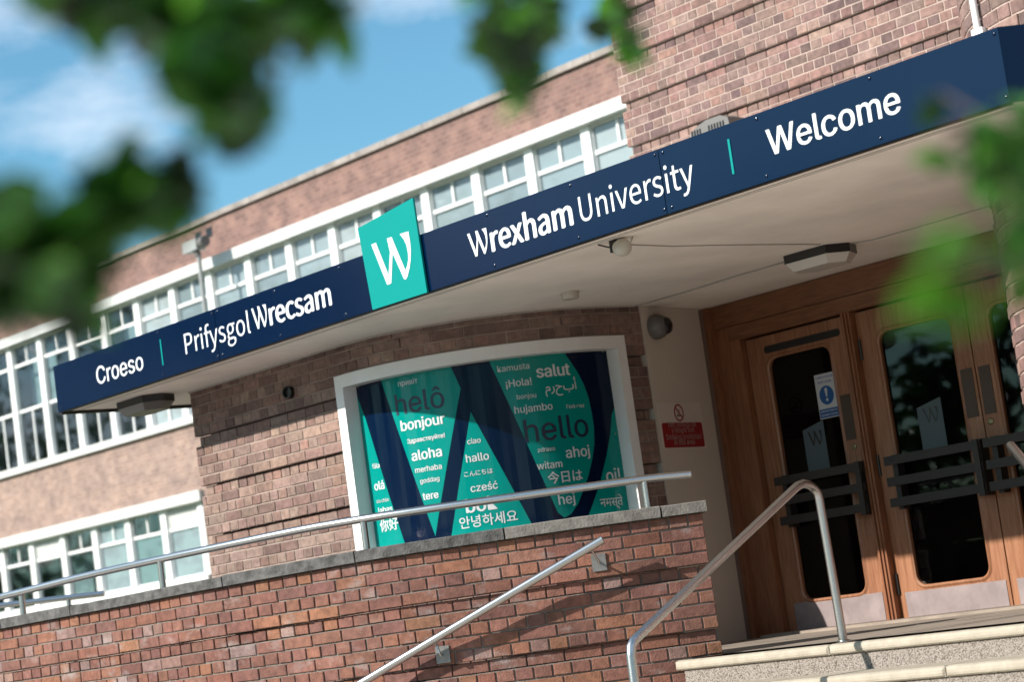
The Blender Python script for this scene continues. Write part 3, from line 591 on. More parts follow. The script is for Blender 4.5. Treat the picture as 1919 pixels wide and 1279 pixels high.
vs = [(-6.098, YF - 0.004), (RE[0], RE[1]), (RE[0] - 0.006, RE[1] + 0.006), (-6.104, YF + 0.006)]
MB().plate(vs, ZS - 0.006, ZT + 0.008).obj('return_panel', M['navy'], fas)
lp = MB().prism([(-11.072, 2.533), (-11.029, 2.006), (-10.471, 2.004), (-10.488, 2.591)], YF - 0.024, YF - 0.010).obj('logo_panel', M['teal'], fas)
MB().box(-10.95, -10.60, YF - 0.011, YF - 0.003, 2.06, 2.32).obj('logo_mount', M['black'], fas)
WL = [(-10.953, 2.4025), (-10.9047, 2.4046), (-10.8195, 2.1833), (-10.7761, 2.3179), (-10.7885, 2.406), (-10.7404, 2.4046), (-10.6482, 2.176), (-10.6235, 2.2022), (-10.606, 2.235), (-10.601, 2.2754), (-10.605, 2.3217), (-10.625, 2.365), (-10.658, 2.4047), (-10.5689, 2.4015), (-10.5656, 2.3304), (-10.5703, 2.28), (-10.5853, 2.225), (-10.6049, 2.1818), (-10.6365, 2.1355), (-10.6578, 2.12), (-10.6746, 2.1301), (-10.7514, 2.3043), (-10.8041, 2.1276), (-10.846, 2.1261)]
def w_shape(x0, z0, h, wscale, y0, y1, thin=0.0):
    return [(x0 + (p[0] + 10.953) / 0.2845 * h * wscale, z0 + (p[1] - 2.12) / 0.2845 * h) for p in WL]
MB().prism(WL, YF - 0.0262, YF - 0.0242).obj('logo_letter', M['lett'], fas)
try: HUM = bpy.data.fonts.load(os.path.join(FD, 'Noto Sans CJK Regular.woff2'))
except Exception: HUM = None
def sign_text(s, x0, x1, zbase, cap, font, off):
    hm = text_mesh('H', font, 0.0); ch = max(v.co.y for v in hm.vertices); hw = ch / 0.73
    me = text_mesh(s, font, off * hw, 0.0, 3 if font == INTER else 6); xs = [v.co.x for v in me.vertices]; lo, hi = min(xs), max(xs)
    sx = (x1 - x0) / (hi - lo); sz = cap / ch
    for v in me.vertices: v.co = Vector((x0 + (v.co.x - lo) * sx, YF - 0.0056 - v.co.z * 0.5, zbase + v.co.y * sz))
    return link('lettering', me, M['lett'], fas)
sign_text('Croeso', -14.49, -13.815, 2.118, 0.128, INTER, 0.016)
sign_text('Welcome', -7.60, -6.72, 2.130, 0.133, INTER, 0.018)
sign_text('Prifysgol', -13.243, -12.415, 2.122, 0.142, HUM, 0.0)
sign_text('recsam', -12.180, -11.465, 2.125, 0.148, HUM, 0.034)
sign_text('rexham', -9.845, -9.115, 2.118, 0.148, HUM, 0.034)
sign_text('University', -9.055, -8.145, 2.115, 0.142, HUM, 0.0)
MB().prism(w_shape(-12.375, 2.125, 0.150, 0.86, 0, 0), YF - 0.0078, YF - 0.0058).obj('lettering', M['lett'], fas)
MB().prism(w_shape(-10.045, 2.118, 0.150, 0.88, 0, 0), YF - 0.0078, YF - 0.0058).obj('lettering', M['lett'], fas)
for x in (-13.552, -7.86): MB().prism([(x - 0.008, 2.10), (x + 0.007, 2.10), (x + 0.007, 2.285), (x - 0.008, 2.285)], YF - 0.0078, YF - 0.0055).obj('divider_line', M['teal'], fas)
sc_me = MB().lathe((0, 0, 0), (0, -1, 0), [(0.011, 0), (0.010, 0.003), (0.005, 0.0055)], 10).mesh('screw', True); sc_me.materials.append(M['navy'])
for x in (-15.07, -13.58, -12.86, -12.80, -12.09, -11.35, -9.85, -9.105, -8.41, -8.35, -7.65, -6.885, -6.125):
    link('screw', sc_me, None, fas, (x, YF - 0.004, ZT - 0.018)); link('screw', sc_me, None, fas, (x + 0.01, YF - 0.004, ZS + 0.022))

# ------------------------------------------------------------------ fittings under the canopy
def lantern(name, c, ang, L1, W1, label, lens):
    t = thing(name, (c[0], c[1], ZS - 0.13), label, 'light')
    ca, sa = math.cos(ang), math.sin(ang)
    def hexo(l, w_, z0, z1, nm, m, l2=None, w2=None):
        l2 = l2 or l; w2 = w2 or w_
        def ring(l, w_, z): return [(c[0] + x * ca - y * sa, c[1] + x * sa + y * ca, z) for x, y in ((-l, 0), (-l * 0.72, -w_), (l * 0.72, -w_), (l, 0), (l * 0.72, w_), (-l * 0.72, w_))]
        vs = ring(l2, w2, z0) + ring(l, w_, z1); fs = [tuple(range(5, -1, -1)), tuple(range(6, 12))] + [(i, (i + 1) % 6, (i + 1) % 6 + 6, i + 6) for i in range(6)]
        mb = MB(); mb.add(vs, fs); return mb.obj(nm, m, t)
    hexo(L1, W1, ZS - 0.055, ZS - 0.001, 'base', M['dark_plastic']); hexo(L1 * 0.98, W1 * 0.97, ZS - 0.11, ZS - 0.055, 'diffuser', lens, L1 * 0.80, W1 * 0.75)
    return t
lantern('bulkhead_light', (-9.33, 10.62), rad(2), 0.24, 0.15, 'six sided bulkhead light with milky lens on the soffit above the doors', M['lampclear'])
lantern('bulkhead_light', (-14.60, 8.84), rad(0), 0.26, 0.14, 'dark bulkhead light under the far left corner of the canopy', M['camgrey'])
t = thing('soffit_sensor', (-10.59, 9.62, ZS - 0.05), 'small round ivory sensor puck on the soffit above the poster', 'sensor')
MB().lathe((-10.59, 9.62, ZS - 0.001), (0, 0, -1), [(0.062, 0), (0.062, 0.012), (0.055, 0.014), (0.055, 0.04), (0.05, 0.046)], 24).obj('body', M['ivory'], t, True)
t = thing('globe_sensor', (-9.0, 8.6, ZS - 0.08), 'white ball shaped sensor hanging at the canopy edge below the University lettering', 'sensor')
bx = (-8.975, 8.61, ZS - 0.055)
MB().lathe((bx[0] - 0.02, bx[1], bx[2]), (1, -0.25, -0.1), [(0.012, -0.05), (0.044, -0.034), (0.05, -0.01), (0.05, 0.012), (0.045, 0.03), (0.03, 0.045), (0.01, 0.052)], 24).obj('globe', M['ivory'], t, True)
MB().box(bx[0] - 0.10, bx[0] - 0.05, bx[1] - 0.02, bx[1] + 0.03, ZS - 0.07, ZS - 0.001).obj('bracket', M['dark_plastic'], t)
MB().tube([(bx[0] - 0.08, bx[1], ZS - 0.05), (bx[0] - 0.13, bx[1] + 0.0, ZS - 0.03), (bx[0] - 0.19, bx[1] - 0.02, ZS - 0.003)], 0.005, 6).obj('lead', M['dark_plastic'], t)
def wire(name, pts, r_, label):
    o = MB().tube([(p[0], p[1], (p[2] if len(p) > 2 else ZS - r_ * 0.8)) for p in pts], r_, 6).obj(name, M['cable']); tag(o, label, 'cable'); return o
wire('cable', [(-8.95, 8.66), (-9.16, 8.83), (-9.20, 9.21), (-9.17, 9.49), (-9.14, 10.12), (-9.14, 10.42)], 0.004, 'thin painted cable looping across the soffit from the ball sensor to the light')
wire('conduit', [(-14.38, 9.085), (-13.5, 9.088), (-12.4, 9.09)] + [(-12.4 + 1.27 * math.sin(rad(a)), 10.36 - 1.27 * math.cos(rad(a))) for a in (15, 30, 45, 60, 75, 90)] + [(-11.12, 10.66), (-11.0, 10.70), (-10.59, 10.69), (-10.08, 10.64), (-9.62, 10.64)], 0.007, 'pale conduit following the curved brick top then crossing the soffit to the light')
wire('cable', [(-9.10, 10.66), (-9.0, 10.75), (-8.57, 10.75), (-8.07, 10.73), (-7.48, 10.73)], 0.005, 'straight painted cable on the soffit between the light and the right brick corner')
dc = thing('dome_camera', (-11.1, 10.95, 1.85), 'grey dome security camera at the top of the cream wall beside the poster', 'camera')
nW = Vector((0.970, 0.239, 0)).normalized(); cW = Vector((-11.180, 10.89, 1.865))
MB().lathe(cW, nW, [(0.085, 0), (0.088, 0.03), (0.082, 0.06), (0.066, 0.09), (0.03, 0.108)], 24).obj('housing', M['camgrey'], dc, True)
MB().lathe(cW + nW * 0.055 + Vector((0.0, 0.022, -0.0)), (nW + Vector((0.15, 0.35, -0.05))), [(0.062, 0), (0.062, 0.03), (0.050, 0.055), (0.022, 0.068)], 20).obj('dome_lens', M['dark_plastic'], dc, True)
rv = thing('round_vent', (-13.06, 9.10, 1.80), 'small round black vent pipe end on the shaded brickwork left of the poster', 'vent')
MB().lathe((-13.09, 9.12, 1.797), (0.15, -1, 0), [(0.046, 0), (0.046, 0.05), (0.034, 0.052), (0.03, 0.03)], 18).obj('pipe_end', M['dark_plastic'], rv, True)

# ------------------------------------------------------------------ timber doors
YD = 11.64; FX0 = -11.365; FX1 = -7.47; FZ = 2.012
fr = thing('door_frame', (-9.4, YD, ZL), 'wide moulded hardwood door frame across the entrance recess', 'door frame')
B = lambda *a: MB().box(*a)
B(FX0, FX0 + 0.085, YD - 0.10, YD + 0.08, ZL, FZ).obj('outer_jamb', M['wood'], fr); B(FX0 + 0.0855, -11.135, YD - 0.05, YD + 0.08, ZL, 1.845).obj('jamb_board', M['wood'], fr)
B(-11.134, -11.03, YD - 0.075, YD + 0.08, ZL, 1.735).obj('inner_jamb', M['wood'], fr)
B(FX0 + 0.0855, FX1, YD - 0.07, YD + 0.08, 1.8455, FZ - 0.002).obj('head_board', M['woodh'], fr); B(-11.134, FX1, YD - 0.075, YD + 0.08, 1.7355, 1.840).obj('head_rail', M['woodh'], fr)
B(-10.070, -9.990, YD - 0.075, YD + 0.08, ZL, 1.735).obj('post', M['wood'], fr); B(-8.13, FX1, YD - 0.04, YD + 0.08, ZL, 1.735).obj('side_panel', M['wood'], fr)
for a, b in ((-10.052, -10.040), (-10.022, -10.010)): B(a, b, YD - 0.088, YD - 0.0752, ZL, 1.734).obj('post_bead', M['wood'], fr)
def rloop(x0, x1, z0, z1, r_, k=6):
    pts = []
    for cx_, cz_, a0 in ((x0 + r_, z0 + r_, 180), (x1 - r_, z0 + r_, 270), (x1 - r_, z1 - r_, 0), (x0 + r_, z1 - r_, 90)):
        for i in range(k + 1): a = rad(a0 + 90 * i / k); pts.append((cx_ + r_ * math.cos(a), cz_ + r_ * math.sin(a)))
    return pts
def leaf_door(x0, x1, z0, z1, hx0, hx1, hz0, hz1, r_, y0, y1, k=6):
    inn = rloop(hx0, hx1, hz0, hz1, r_, k); n = len(inn); cor = [(x0, z0), (x1, z0), (x1, z1), (x0, z1)]
    vs = []
    for y in (y0, y1): vs += [(p[0], y, p[1]) for p in inn] + [(c[0], y, c[1]) for c in cor]
    m_ = n + 4; fs = []
    for o_ in (0, m_):
        for c in range(4):
            for i in range(k): a = c * (k + 1) + i; fs.append((o_ + a, o_ + a + 1, o_ + n + c))
            a = c * (k + 1) + k; fs.append((o_ + a, o_ + (a + 1) % n, o_ + n + (c + 1) % 4, o_ + n + c))
    fs += [(i, (i + 1) % n, (i + 1) % n + m_, i + m_) for i in range(n)] + [(n + c, n + (c + 1) % 4, m_ + n + (c + 1) % 4, m_ + n + c) for c in range(4)]
    mb = MB(); mb.add(vs, fs); return mb
def ring(hx0, hx1, hz0, hz1, r_, w_, y0, y1, k=6):
    a = rloop(hx0 - w_, hx1 + w_, hz0 - w_, hz1 + w_, r_ + w_, k); b = rloop(hx0, hx1, hz0, hz1, r_, k); n = len(a)
    vs = [(p[0], y1, p[1]) for p in a] + [(p[0] * 0.5 + q[0] * 0.5, y0, p[1] * 0.5 + q[1] * 0.5) for p, q in zip(a, b)] + [(q[0], y1, q[1]) for q in b]
    fs = []
    for g in (0, n): fs += [(g + i, g + (i + 1) % n, g + n + (i + 1) % n, g + n + i) for i in range(n)]
    mb = MB(); mb.add(vs, fs); return mb
def door(x0, x1, hx0, hx1, label, hinge, bars, plates, lock, kick, seed):
    zb, zt_ = ZL + 0.012, 1.722
    hz0, hz1 = -0.145, 1.555
    d = thing('door', ((x0 + x1) / 2, YD, ZL), label, 'door', 'timber entrance doors')
    y0 = YD - 0.022; dm = mat('door_timber', (0.34 + 0.02 * seed, 0.130 + 0.010 * seed, 0.060), 0.42, col2=(0.50, 0.235, 0.125), var=0.14, vscale=6, bump=0.12, bscale=30, stretch=(12, 12, 0.7), coat=0.15)
    lf = leaf_door(x0, x1, zb, zt_, hx0, hx1, hz0, hz1, 0.075, y0, YD + 0.03).obj('door_leaf', dm, d)
    ring(hx0, hx1, hz0, hz1, 0.07, 0.028, y0 - 0.010, y0 - 0.0005).obj('glazing_bead', dm, d, True)
    B(hx0 - 0.01, hx1 + 0.01, YD + 0.001, YD + 0.007, hz0 - 0.01, hz1 + 0.01).obj('glass_pane', M['glass'], d)
    B(kick[0], kick[1], y0 - 0.004, y0 - 0.0004, kick[2], kick[3]).obj('kick_plate', M['kick'], d)
    for (a, b, c, e) in plates: B(a, b, y0 - 0.004, y0 - 0.0004, c, e).obj('push_plate', M['push'], d)
    if lock: MB().lathe((lock[0], y0, lock[1]), (0, -1, 0), [(0.022, 0), (0.022, 0.006), (0.016, 0.01), (0.012, 0.01)], 16).obj('lock_cylinder', M['brass'], d, True)
    for z in (1.47, 0.68, -0.12):
        MB().tube([(hinge, y0 - 0.008, z - 0.07), (hinge, y0 - 0.008, z + 0.07)], 0.009, 8).obj('hinge', M['dark_plastic'], d)
    if bars:
        a, b = bars
        for z in (0.693, 0.553, 0.415): B(a - 0.03, b + 0.01, YD - 0.122, YD - 0.092, z - 0.029, z + 0.029).obj('push_bar', M['darkwood'], d)
        for x in (a + 0.012, b - 0.045): B(x, x + 0.042, YD - 0.0915, YD - 0.023, 0.365, 0.728).obj('bar_bracket', M['darkwood'], d)
        for x in (b - 0.045,): B(x, x + 0.045, YD - 0.135, YD - 0.123, 0.365, 0.728).obj('bar_strap', M['darkwood'], d)
    return d
def sticker(x0, z0, w_, h, slant, m, wm, d):
    B_ = MB().prism([(x0, z0), (x0 + w_, z0 + 0.0), (x0 + w_, z0 + h + slant), (x0, z0 + h)], YD - 0.0015, YD - 0.0005).obj('logo_sticker', m, d)
    pts = [(x0 + w_ * 0.22 + (p[0] + 10.953) * 0.33, z0 + h * 0.62 + (p[1] - 2.12) * 0.36) for p in WL]
    MB().prism(pts, YD - 0.0024, YD - 0.0016).obj('sticker_letter', wm, d)
d1 = door(-11.022, -10.076, -10.835, -10.262, 'leftmost timber door, with the blue and white keep clear notice on its glass', -10.0, (-10.83, -10.06), [(-10.228, -10.140, 0.885, 1.195)], (-10.17, 0.835), (-10.942, -10.125, -0.345, -0.158), 0)
MB().prism(rloop(-10.86, -10.14, 1.598, 1.650, 0.024), YD - 0.0245, YD - 0.0228).obj('air_slot', M['dark_plastic'], d1)
sticker(-10.635, 0.70, 0.20, 0.315, 0.045, M['rubber'], M['dark_plastic'], d1)
d2 = door(-9.986, -9.066, -9.812, -9.208, 'middle timber door between the post and the meeting gap, single W sticker on clear glass', -9.975, (-9.82, -9.055), [(-9.182, -9.088, 0.874, 1.192)], None, (-9.930, -9.090, -0.345, -0.180), 1)
sticker(-9.604, 0.712, 0.208, 0.295, 0.045, M['rubber'], M['dark_plastic'], d2)
d3 = door(-9.056, -8.136, -8.890, -8.32, 'right hand timber door partly hidden by the brick corner', -8.14, (-8.99, -8.25), [(-9.037, -8.945, 0.877, 1.187)], (-9.005, 0.828), (-9.003, -8.20, -0.345, -0.180), 2)
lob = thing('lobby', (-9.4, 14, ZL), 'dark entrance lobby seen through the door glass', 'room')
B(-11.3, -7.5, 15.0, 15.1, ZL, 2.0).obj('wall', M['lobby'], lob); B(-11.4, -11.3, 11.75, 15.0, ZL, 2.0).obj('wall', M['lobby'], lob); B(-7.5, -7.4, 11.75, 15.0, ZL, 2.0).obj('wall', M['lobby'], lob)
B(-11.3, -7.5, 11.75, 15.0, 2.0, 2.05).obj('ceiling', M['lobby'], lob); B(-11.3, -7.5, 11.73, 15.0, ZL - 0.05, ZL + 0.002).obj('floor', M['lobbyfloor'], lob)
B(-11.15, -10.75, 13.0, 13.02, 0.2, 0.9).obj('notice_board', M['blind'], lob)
# notices
nt_ = thing('door_notice', (-10.36, YD - 0.01, 1.22), 'blue and white keep clear notice with an exclamation mark stuck to the left door glass', 'sign')
B(-10.451, -10.270, YD - 0.0045, YD - 0.002, 1.064, 1.372).obj('sheet', M['signwhite'], nt_)
MB().lathe((-10.361, YD - 0.0046, 1.222), (0, -1, 0), [(0.066, 0), (0.066, 0.0008)], 28).obj('blue_disc', M['blue'], nt_)
B(-10.446, -10.275, YD - 0.0054, YD - 0.0046, 1.070, 1.130).obj('blue_strip', M['blue'], nt_)
MB().prism([(-10.368, 1.272), (-10.374, 1.262), (-10.366, 1.210), (-10.356, 1.210), (-10.348, 1.262), (-10.354, 1.272)], YD - 0.0062, YD - 0.0055).obj('exclamation_bar', M['signwhite'], nt_)
MB().lathe((-10.361, YD - 0.0055, 1.190), (0, -1, 0), [(0.011, 0), (0.011, 0.0007)], 14).obj('exclamation_dot', M['signwhite'], nt_)
def flat_text(s, xc, z, w_, y, m, par, font=None, off=0.01, nx=Vector((1, 0, 0)), org=None):
    me = text_mesh(s, font, off, 0.0, 3); xs = [v.co.x for v in me.vertices]; lo, hi = min(xs), max(xs); sc = w_ / (hi - lo)
    for v in me.vertices:
        a = (v.co.x - (lo + hi) / 2) * sc; b = v.co.y * sc
        v.co = (Vector((xc + a, y - v.co.z * 0.1, z + b)) if org is None else org + nx * (xc + a) + Vector((0, 0, z + b)))
    return link('lettering', me, m, par)
flat_text('CADWCH YN GLIR', -10.361, 1.342, 0.155, YD - 0.0052, M['blue'], nt_, INTER, 0.02); flat_text('KEEP CLEAR', -10.361, 1.308, 0.12, YD - 0.0052, M['blue'], nt_, INTER, 0.02)
flat_text('DRWS AWTOMATIG', -10.361, 1.108, 0.15, YD - 0.006, M['signwhite'], nt_, INTER, 0.02); flat_text('AUTOMATIC DOOR', -10.361, 1.082, 0.15, YD - 0.006, M['signwhite'], nt_, INTER, 0.02)
ns = thing('no_smoking_sign', (-11.2, 11.05, 1.15), 'red and white no smoking sign in Welsh and English on the cream wall', 'sign')
dW = Vector((-0.239, 0.970, 0)).normalized(); oW = Vector((-11.147, 10.752, 0)) + nW * 0.001
def wq(name, s0, s1, z0, z1, d0, d1, m, pts=None):
    pts = pts or [(s0, z0), (s1, z0), (s1, z1), (s0, z1)]; n = len(pts)
    vs = [oW + dW * p[0] + Vector((0, 0, p[1])) + nW * d1 for p in pts] + [oW + dW * p[0] + Vector((0, 0, p[1])) + nW * d0 for p in pts]
    mb = MB(); mb.add(vs, [tuple(range(n)), tuple(range(2 * n - 1, n - 1, -1))] + [(i, i + n, (i + 1) % n + n, (i + 1) % n) for i in range(n)]); return mb.obj(name, m, ns)
wq('plate', 0.035, 0.605, 1.005, 1.335, 0.0, 0.003, M['signgrey'])
wq('red_panel', 0, 0, 0, 0, 0.0032, 0.0042, M['red'], rloop(0.055, 0.585, 1.018, 1.192, 0.015, 3))
cz = Vector(oW + dW * 0.30 + Vector((0, 0, 1.262)))
k_ = [];
mb = MB(); nn_ = 28
for r_, dd_ in ((0.062, 0.0032), (0.062, 0.0046), (0.050, 0.0046), (0.050, 0.0032)):
    mb.v += [tuple(cz + dW * (r_ * math.cos(2 * math.pi * i / nn_)) + Vector((0, 0, r_ * math.sin(2 * math.pi * i / nn_))) + nW * dd_) for i in range(nn_)]
for g in range(3): mb.f += [(g * nn_ + i, g * nn_ + (i + 1) % nn_, (g + 1) * nn_ + (i + 1) % nn_, (g + 1) * nn_ + i) for i in range(nn_)]
mb.obj('red_ring', M['red'], ns)
wq('red_bar', 0, 0, 0, 0, 0.0046, 0.0054, M['red'], [(0.30 - 0.042, 1.262 + 0.034), (0.30 - 0.034, 1.262 + 0.042), (0.30 + 0.042, 1.262 - 0.034), (0.30 + 0.034, 1.262 - 0.042)])
wq('cigarette', 0.268, 0.332, 1.238, 1.248, 0.0036, 0.0044, M['dark_plastic']); wq('smoke_curl', 0, 0, 0, 0, 0.0036, 0.0043, M['dark_plastic'], [(0.285, 1.258), (0.29, 1.256), (0.305, 1.268), (0.312, 1.284), (0.306, 1.286), (0.299, 1.272)])
for s_, z_, w2 in (('Dim ysmygu yn', 1.160, 0.36), ('y fangre hon', 1.122, 0.30), ('Smoking prohibited', 1.075, 0.46), ('in this area', 1.037, 0.27)):
    flat_text(s_, 0.32, z_, w2, 0, M['signgrey'], ns, INTER, 0.004, dW, oW + nW * 0.0046)

# ------------------------------------------------------------------ ramp wall in the foreground
KS = 1.02
raw = [(-16.2, 6.99), (-15.0, 7.13), (-14.001, 7.236), (-12.74, 7.385), (-11.866, 7.475), (-10.626, 7.852), (-9.991, 8.304), (-9.556, 8.715), (-9.193, 9.126)]
raw = [(a * KS, b * KS) for a, b in raw]
def catmull(P, n=10):
    out = []; P = [Vector(p) for p in P]
    for i in range(len(P) - 1):
        p0 = P[max(i - 1, 0)]; p1 = P[i]; p2 = P[i + 1]; p3 = P[min(i + 2, len(P) - 1)]
        for k in range(n):
            t = k / n; out.append(0.5 * ((2 * p1) + (p2 - p0) * t + (2 * p0 - 5 * p1 + 4 * p2 - p3) * t * t + (3 * p1 - p0 - 3 * p2 + p3) * t ** 3))
    out.append(P[-1]); return out
fp = Path(catmull(raw, 8))
zk = [(0, .405), (2.2, .420), (3.5, .432), (4.6, .445), (5.8, .462), (7.0, .468), (8.2, .462), (9.0, .456)]
def ztop(s):
    for (a, za), (b, zb_) in zip(zk[:-1], zk[1:]):
        if s <= b: t = (s - a) / (b - a); return za + (zb_ - za) * t
    return zk[-1][1]
ramp = thing('ramp_wall', (-11.5, 7.8, ZG), 'curved red engineering brick ramp wall with grey coping in the foreground', 'wall')
def ftint(r, col, s, z):
    p = 0.03 + (0.10 if s < 4.8 and z < 0.30 else 0)
    if r.random() < p: k = r.uniform(0.2, 0.5); return tuple(c * (1 - k) + w_ * k for c, w_ in zip(col, (0.30, 0.25, 0.245)))
    return col
lay(ramp, fp, 0.0, 27, 'h', {4, 9, 14, 19, 24}, PF, bm_f_o, bm_f_f, 33, zoff=ztop, recd=0.028, jit=0.0025, tintf=ftint)
mortar_bands(fp, 0.0, 27, {4, 9, 14, 19, 24}, 0.0095, 0.042, ZG - 0.5, M['mort_fg'], ramp, zoff=ztop, thick=0.22, step=0.06, ranges=[(0, fp.L - 0.012, -99, 99)])
# upstand of the end face
def s_at_px(px_):
    best = None
    for i in range(900):
        s = fp.L * i / 900; p, d = fp.at(s); q = project((p.x, p.y, ztop(s)))
        if q:
            e = abs((q[0] * 959.5 + 959.5) - px_)
            if best is None or e < best[0]: best = (e, s)
    return best[1]
js = [0.0] + [s_at_px(v) for v in (10, 140, 424, 671, 948, 1240)] + [fp.L + 0.03]
js = [js[0], max(js[1] - 0.95, 0.4)] + js[1:] if js[1] > 1.3 else js
cr = random.Random(4)
for i, (a, b) in enumerate(zip(js[:-1], js[1:])):
    if b - a < 0.05: continue
    n = max(2, int((b - a) / 0.07)); vs = []; fs = []; g = 0.005; tl = cr.uniform(-0.004, 0.004)
    prof = [(0.036, 0.0), (0.038, 0.060), (0.033, 0.066), (-0.255, 0.068), (-0.26, 0.0)]
    for k in range(n + 1):
        s = a + g + (b - a - 2 * g) * k / n; p, d = fp.at(s); nn = Vector((d.y, -d.x))
        for q in prof:
            w_ = p + nn * q[0]; vs.append((w_.x, w_.y, ztop(s) + q[1] + 0.002 + (tl if q[1] > 0.03 else 0) + (cr.uniform(-0.0012, 0.0012) if q[1] > 0.03 else 0)))
    m_ = len(prof)
    for k in range(n): fs += [(k * m_ + j, k * m_ + (j + 1) % m_, (k + 1) * m_ + (j + 1) % m_, (k + 1) * m_ + j) for j in range(m_)]
    fs += [tuple(range(m_)), tuple(range((n + 1) * m_ - 1, n * m_ - 1, -1))]
    mb = MB(); mb.add(vs, fs); mb.obj('coping_slab', M['coping'] if i < len(js) - 3 else M['coping2'], ramp)
# ramp deck behind the wall
o = MB().plate([(p.x, p.y) for p in [Vector(bpp) for bpp in [(-16.5, 7.4), (-14.2, 7.75), (-12.4, 7.95), (-10.9, 8.4), (-9.9, 9.3)]]] + [(-10.9, 10.4), (-12.5, 9.28), (-16.5, 9.28)], ZG, ZL - 0.02).obj('ramp_deck', M['paving']); o['kind'] = 'structure'; o['label'] = 'access ramp surface behind the curved brick wall'

# ------------------------------------------------------------------ handrails
def rail_thing(name, loc, label, group=None): return thing(name, loc, label, 'handrail', group)
rr = [(-15.9, 6.95, 0.60), (-14.95, 7.12, 0.617), (-14.11, 7.245, 0.630), (-13.28, 7.389, 0.664), (-12.428, 7.490, 0.681), (-11.727, 7.600, 0.692), (-11.188, 7.742, 0.704), (-10.739, 7.893, 0.704), (-10.402, 8.094, 0.702), (-10.142, 8.287, 0.699), (-9.901, 8.492, 0.697), (-9.674, 8.707, 0.695), (-9.429, 8.967, 0.693), (-9.267, 9.152, 0.683)]
rr = [(a * KS, b * KS, c * KS) for a, b, c in rr]
rt = rail_thing('ramp_handrail', (-11.8, 7.9, 0.45), 'long curved stainless steel handrail on short posts along the ramp wall coping')
MB().tube(catmull(rr, 4), 0.0245, 14).obj('rail', M['steel'], rt, True)
for x, y in ((-16.0, 7.06), (-13.926, 7.290), (-12.423, 7.49), (-10.758, 7.888), (-9.447, 8.950)):
    x *= KS; y *= KS; MB().tube([(x, y, 0.45), (x, y, 0.700 if x > -13.5 else 0.655)], 0.021, 12).obj('post', M['steel'], rt, True)
wr = rail_thing('wall_handrail', (-10.1, 8.1, 0.0), 'sloping stainless steel handrail bracketed to the face of the red brick wall')
A_ = Vector((-9.522, 8.634, 0.377)) * KS * 0.9945; B_ = Vector((-10.716, 7.748, -0.225)) * KS * 0.9945; dv = (B_ - A_)
nf = Vector((0.70, -0.714, 0))
wpts = [A_ + dv * t + nf * (0.045 * math.sin(min(max(t, 0), 1) * math.pi)) for t in (0, .2, .4, .6, .8, 1.0)] + [B_ + dv * 0.35 + nf * -0.02, B_ + dv * 0.8 - nf * 0.12]
MB().tube(wpts, 0.0245, 14).obj('rail', M['steel'], wr, True)
for px_, t in (((-9.567, 8.610, 0.253), 0.02), ((-10.328, 8.012, -0.144), 0.69)):
    c = Vector(px_) * KS; 
    bs = min(((fp.at(fp.L * k / 400)[0] - Vector((c.x, c.y))).length, k) for k in range(400))[1]; p, d = fp.at(fp.L * bs / 400); n_ = Vector((d.y, -d.x, 0)); f0 = Vector((p.x, p.y, c.z))
    tz = Vector((d.x, d.y, 0))
    tl_ = [f0 + tz * a + Vector((0, 0, b)) for a, b in ((-0.042, -0.05), (0.042, -0.05), (0.042, 0.05), (-0.042, 0.05))]
    mb = MB(); mb.add([v + n_ * 0.010 for v in tl_] + [v + n_ * 0.002 for v in tl_], [(0, 1, 2, 3), (7, 6, 5, 4), (0, 4, 5, 1), (1, 5, 6, 2), (2, 6, 7, 3), (3, 7, 4, 0)]); mb.obj('wall_plate', M['galv'], wr)
    rp_ = min((( (A_ + dv * q / 100) - (f0 + n_ * 0.08 + Vector((0, 0, 0.07)))).length, q) for q in range(-5, 110))[1]; tip = A_ + dv * rp_ / 100
    MB().tube([f0 + n_ * 0.008, f0 + n_ * 0.065 + Vector((0, 0, -0.003)), f0 + n_ * 0.075 + Vector((0, 0, 0.012)), tip - Vector((0, 0, 0.02))], 0.007, 8).obj('bracket_arm', M['steel'], wr, True)
sr = rail_thing('stair_handrail', (-8.38, 8.5, ZL), 'bent stainless steel stair handrail standing on the top step before the doors')
X_ = -8.38
def onx(z, y): return (X_, y, z)
top = [onx(ZL, 9.238), onx(0.30, 9.225), onx(0.42, 9.222), onx(0.455, 9.215), onx(0.482, 9.190), onx(0.503, 9.155), onx(0.512, 9.11), onx(0.500, 9.06), onx(0.475, 9.01)]
low = [onx(-0.165, 7.75), onx(-0.190, 7.705), onx(-0.215, 7.685), onx(-0.26, 7.675), onx(-0.9, 7.66), onx(ZL - 0.75, 7.66)]
MB().tube(top + low, 0.0245, 16).obj('rail', M['steel'], sr, True)
MB().lathe((X_, 9.238, ZL), (0, 0, 1), [(0.045, 0), (0.045, 0.005), (0.028, 0.010)], 16).obj('base_ring', M['steel'], sr, True)
br = rail_thing('far_handrail', (-17.2, 9.3, ZL), 'short far piece of steel handrail seen below the ramp rail at the left edge')
fa = (-16.875, 9.598, 0.687); fb = (-17.447, 8.926, 0.705)
fc = (-19.0, 7.1, 0.755)
MB().tube([fa, fb, fc], 0.0245, 12).obj('rail', M['steel'], br, True)
MB().tube([(-17.075, 9.367, 0.70), (-17.075, 9.367, -0.3)], 0.02, 10).obj('post', M['steel'], br, True)
MB().tube([(-17.075, 9.367, -0.3), (-17.075, 9.367, ZG)], 0.02, 10).obj('post', M['steel'], br, True)
er = rail_thing('right_handrail', (-7.0, 9.0, 0.3), 'end of a steel handrail at the right edge in front of the door bars')
P0 = Vector((-7.16, 9.365, 0.527)); dv2 = Vector((0.75, -0.62, -0.42))
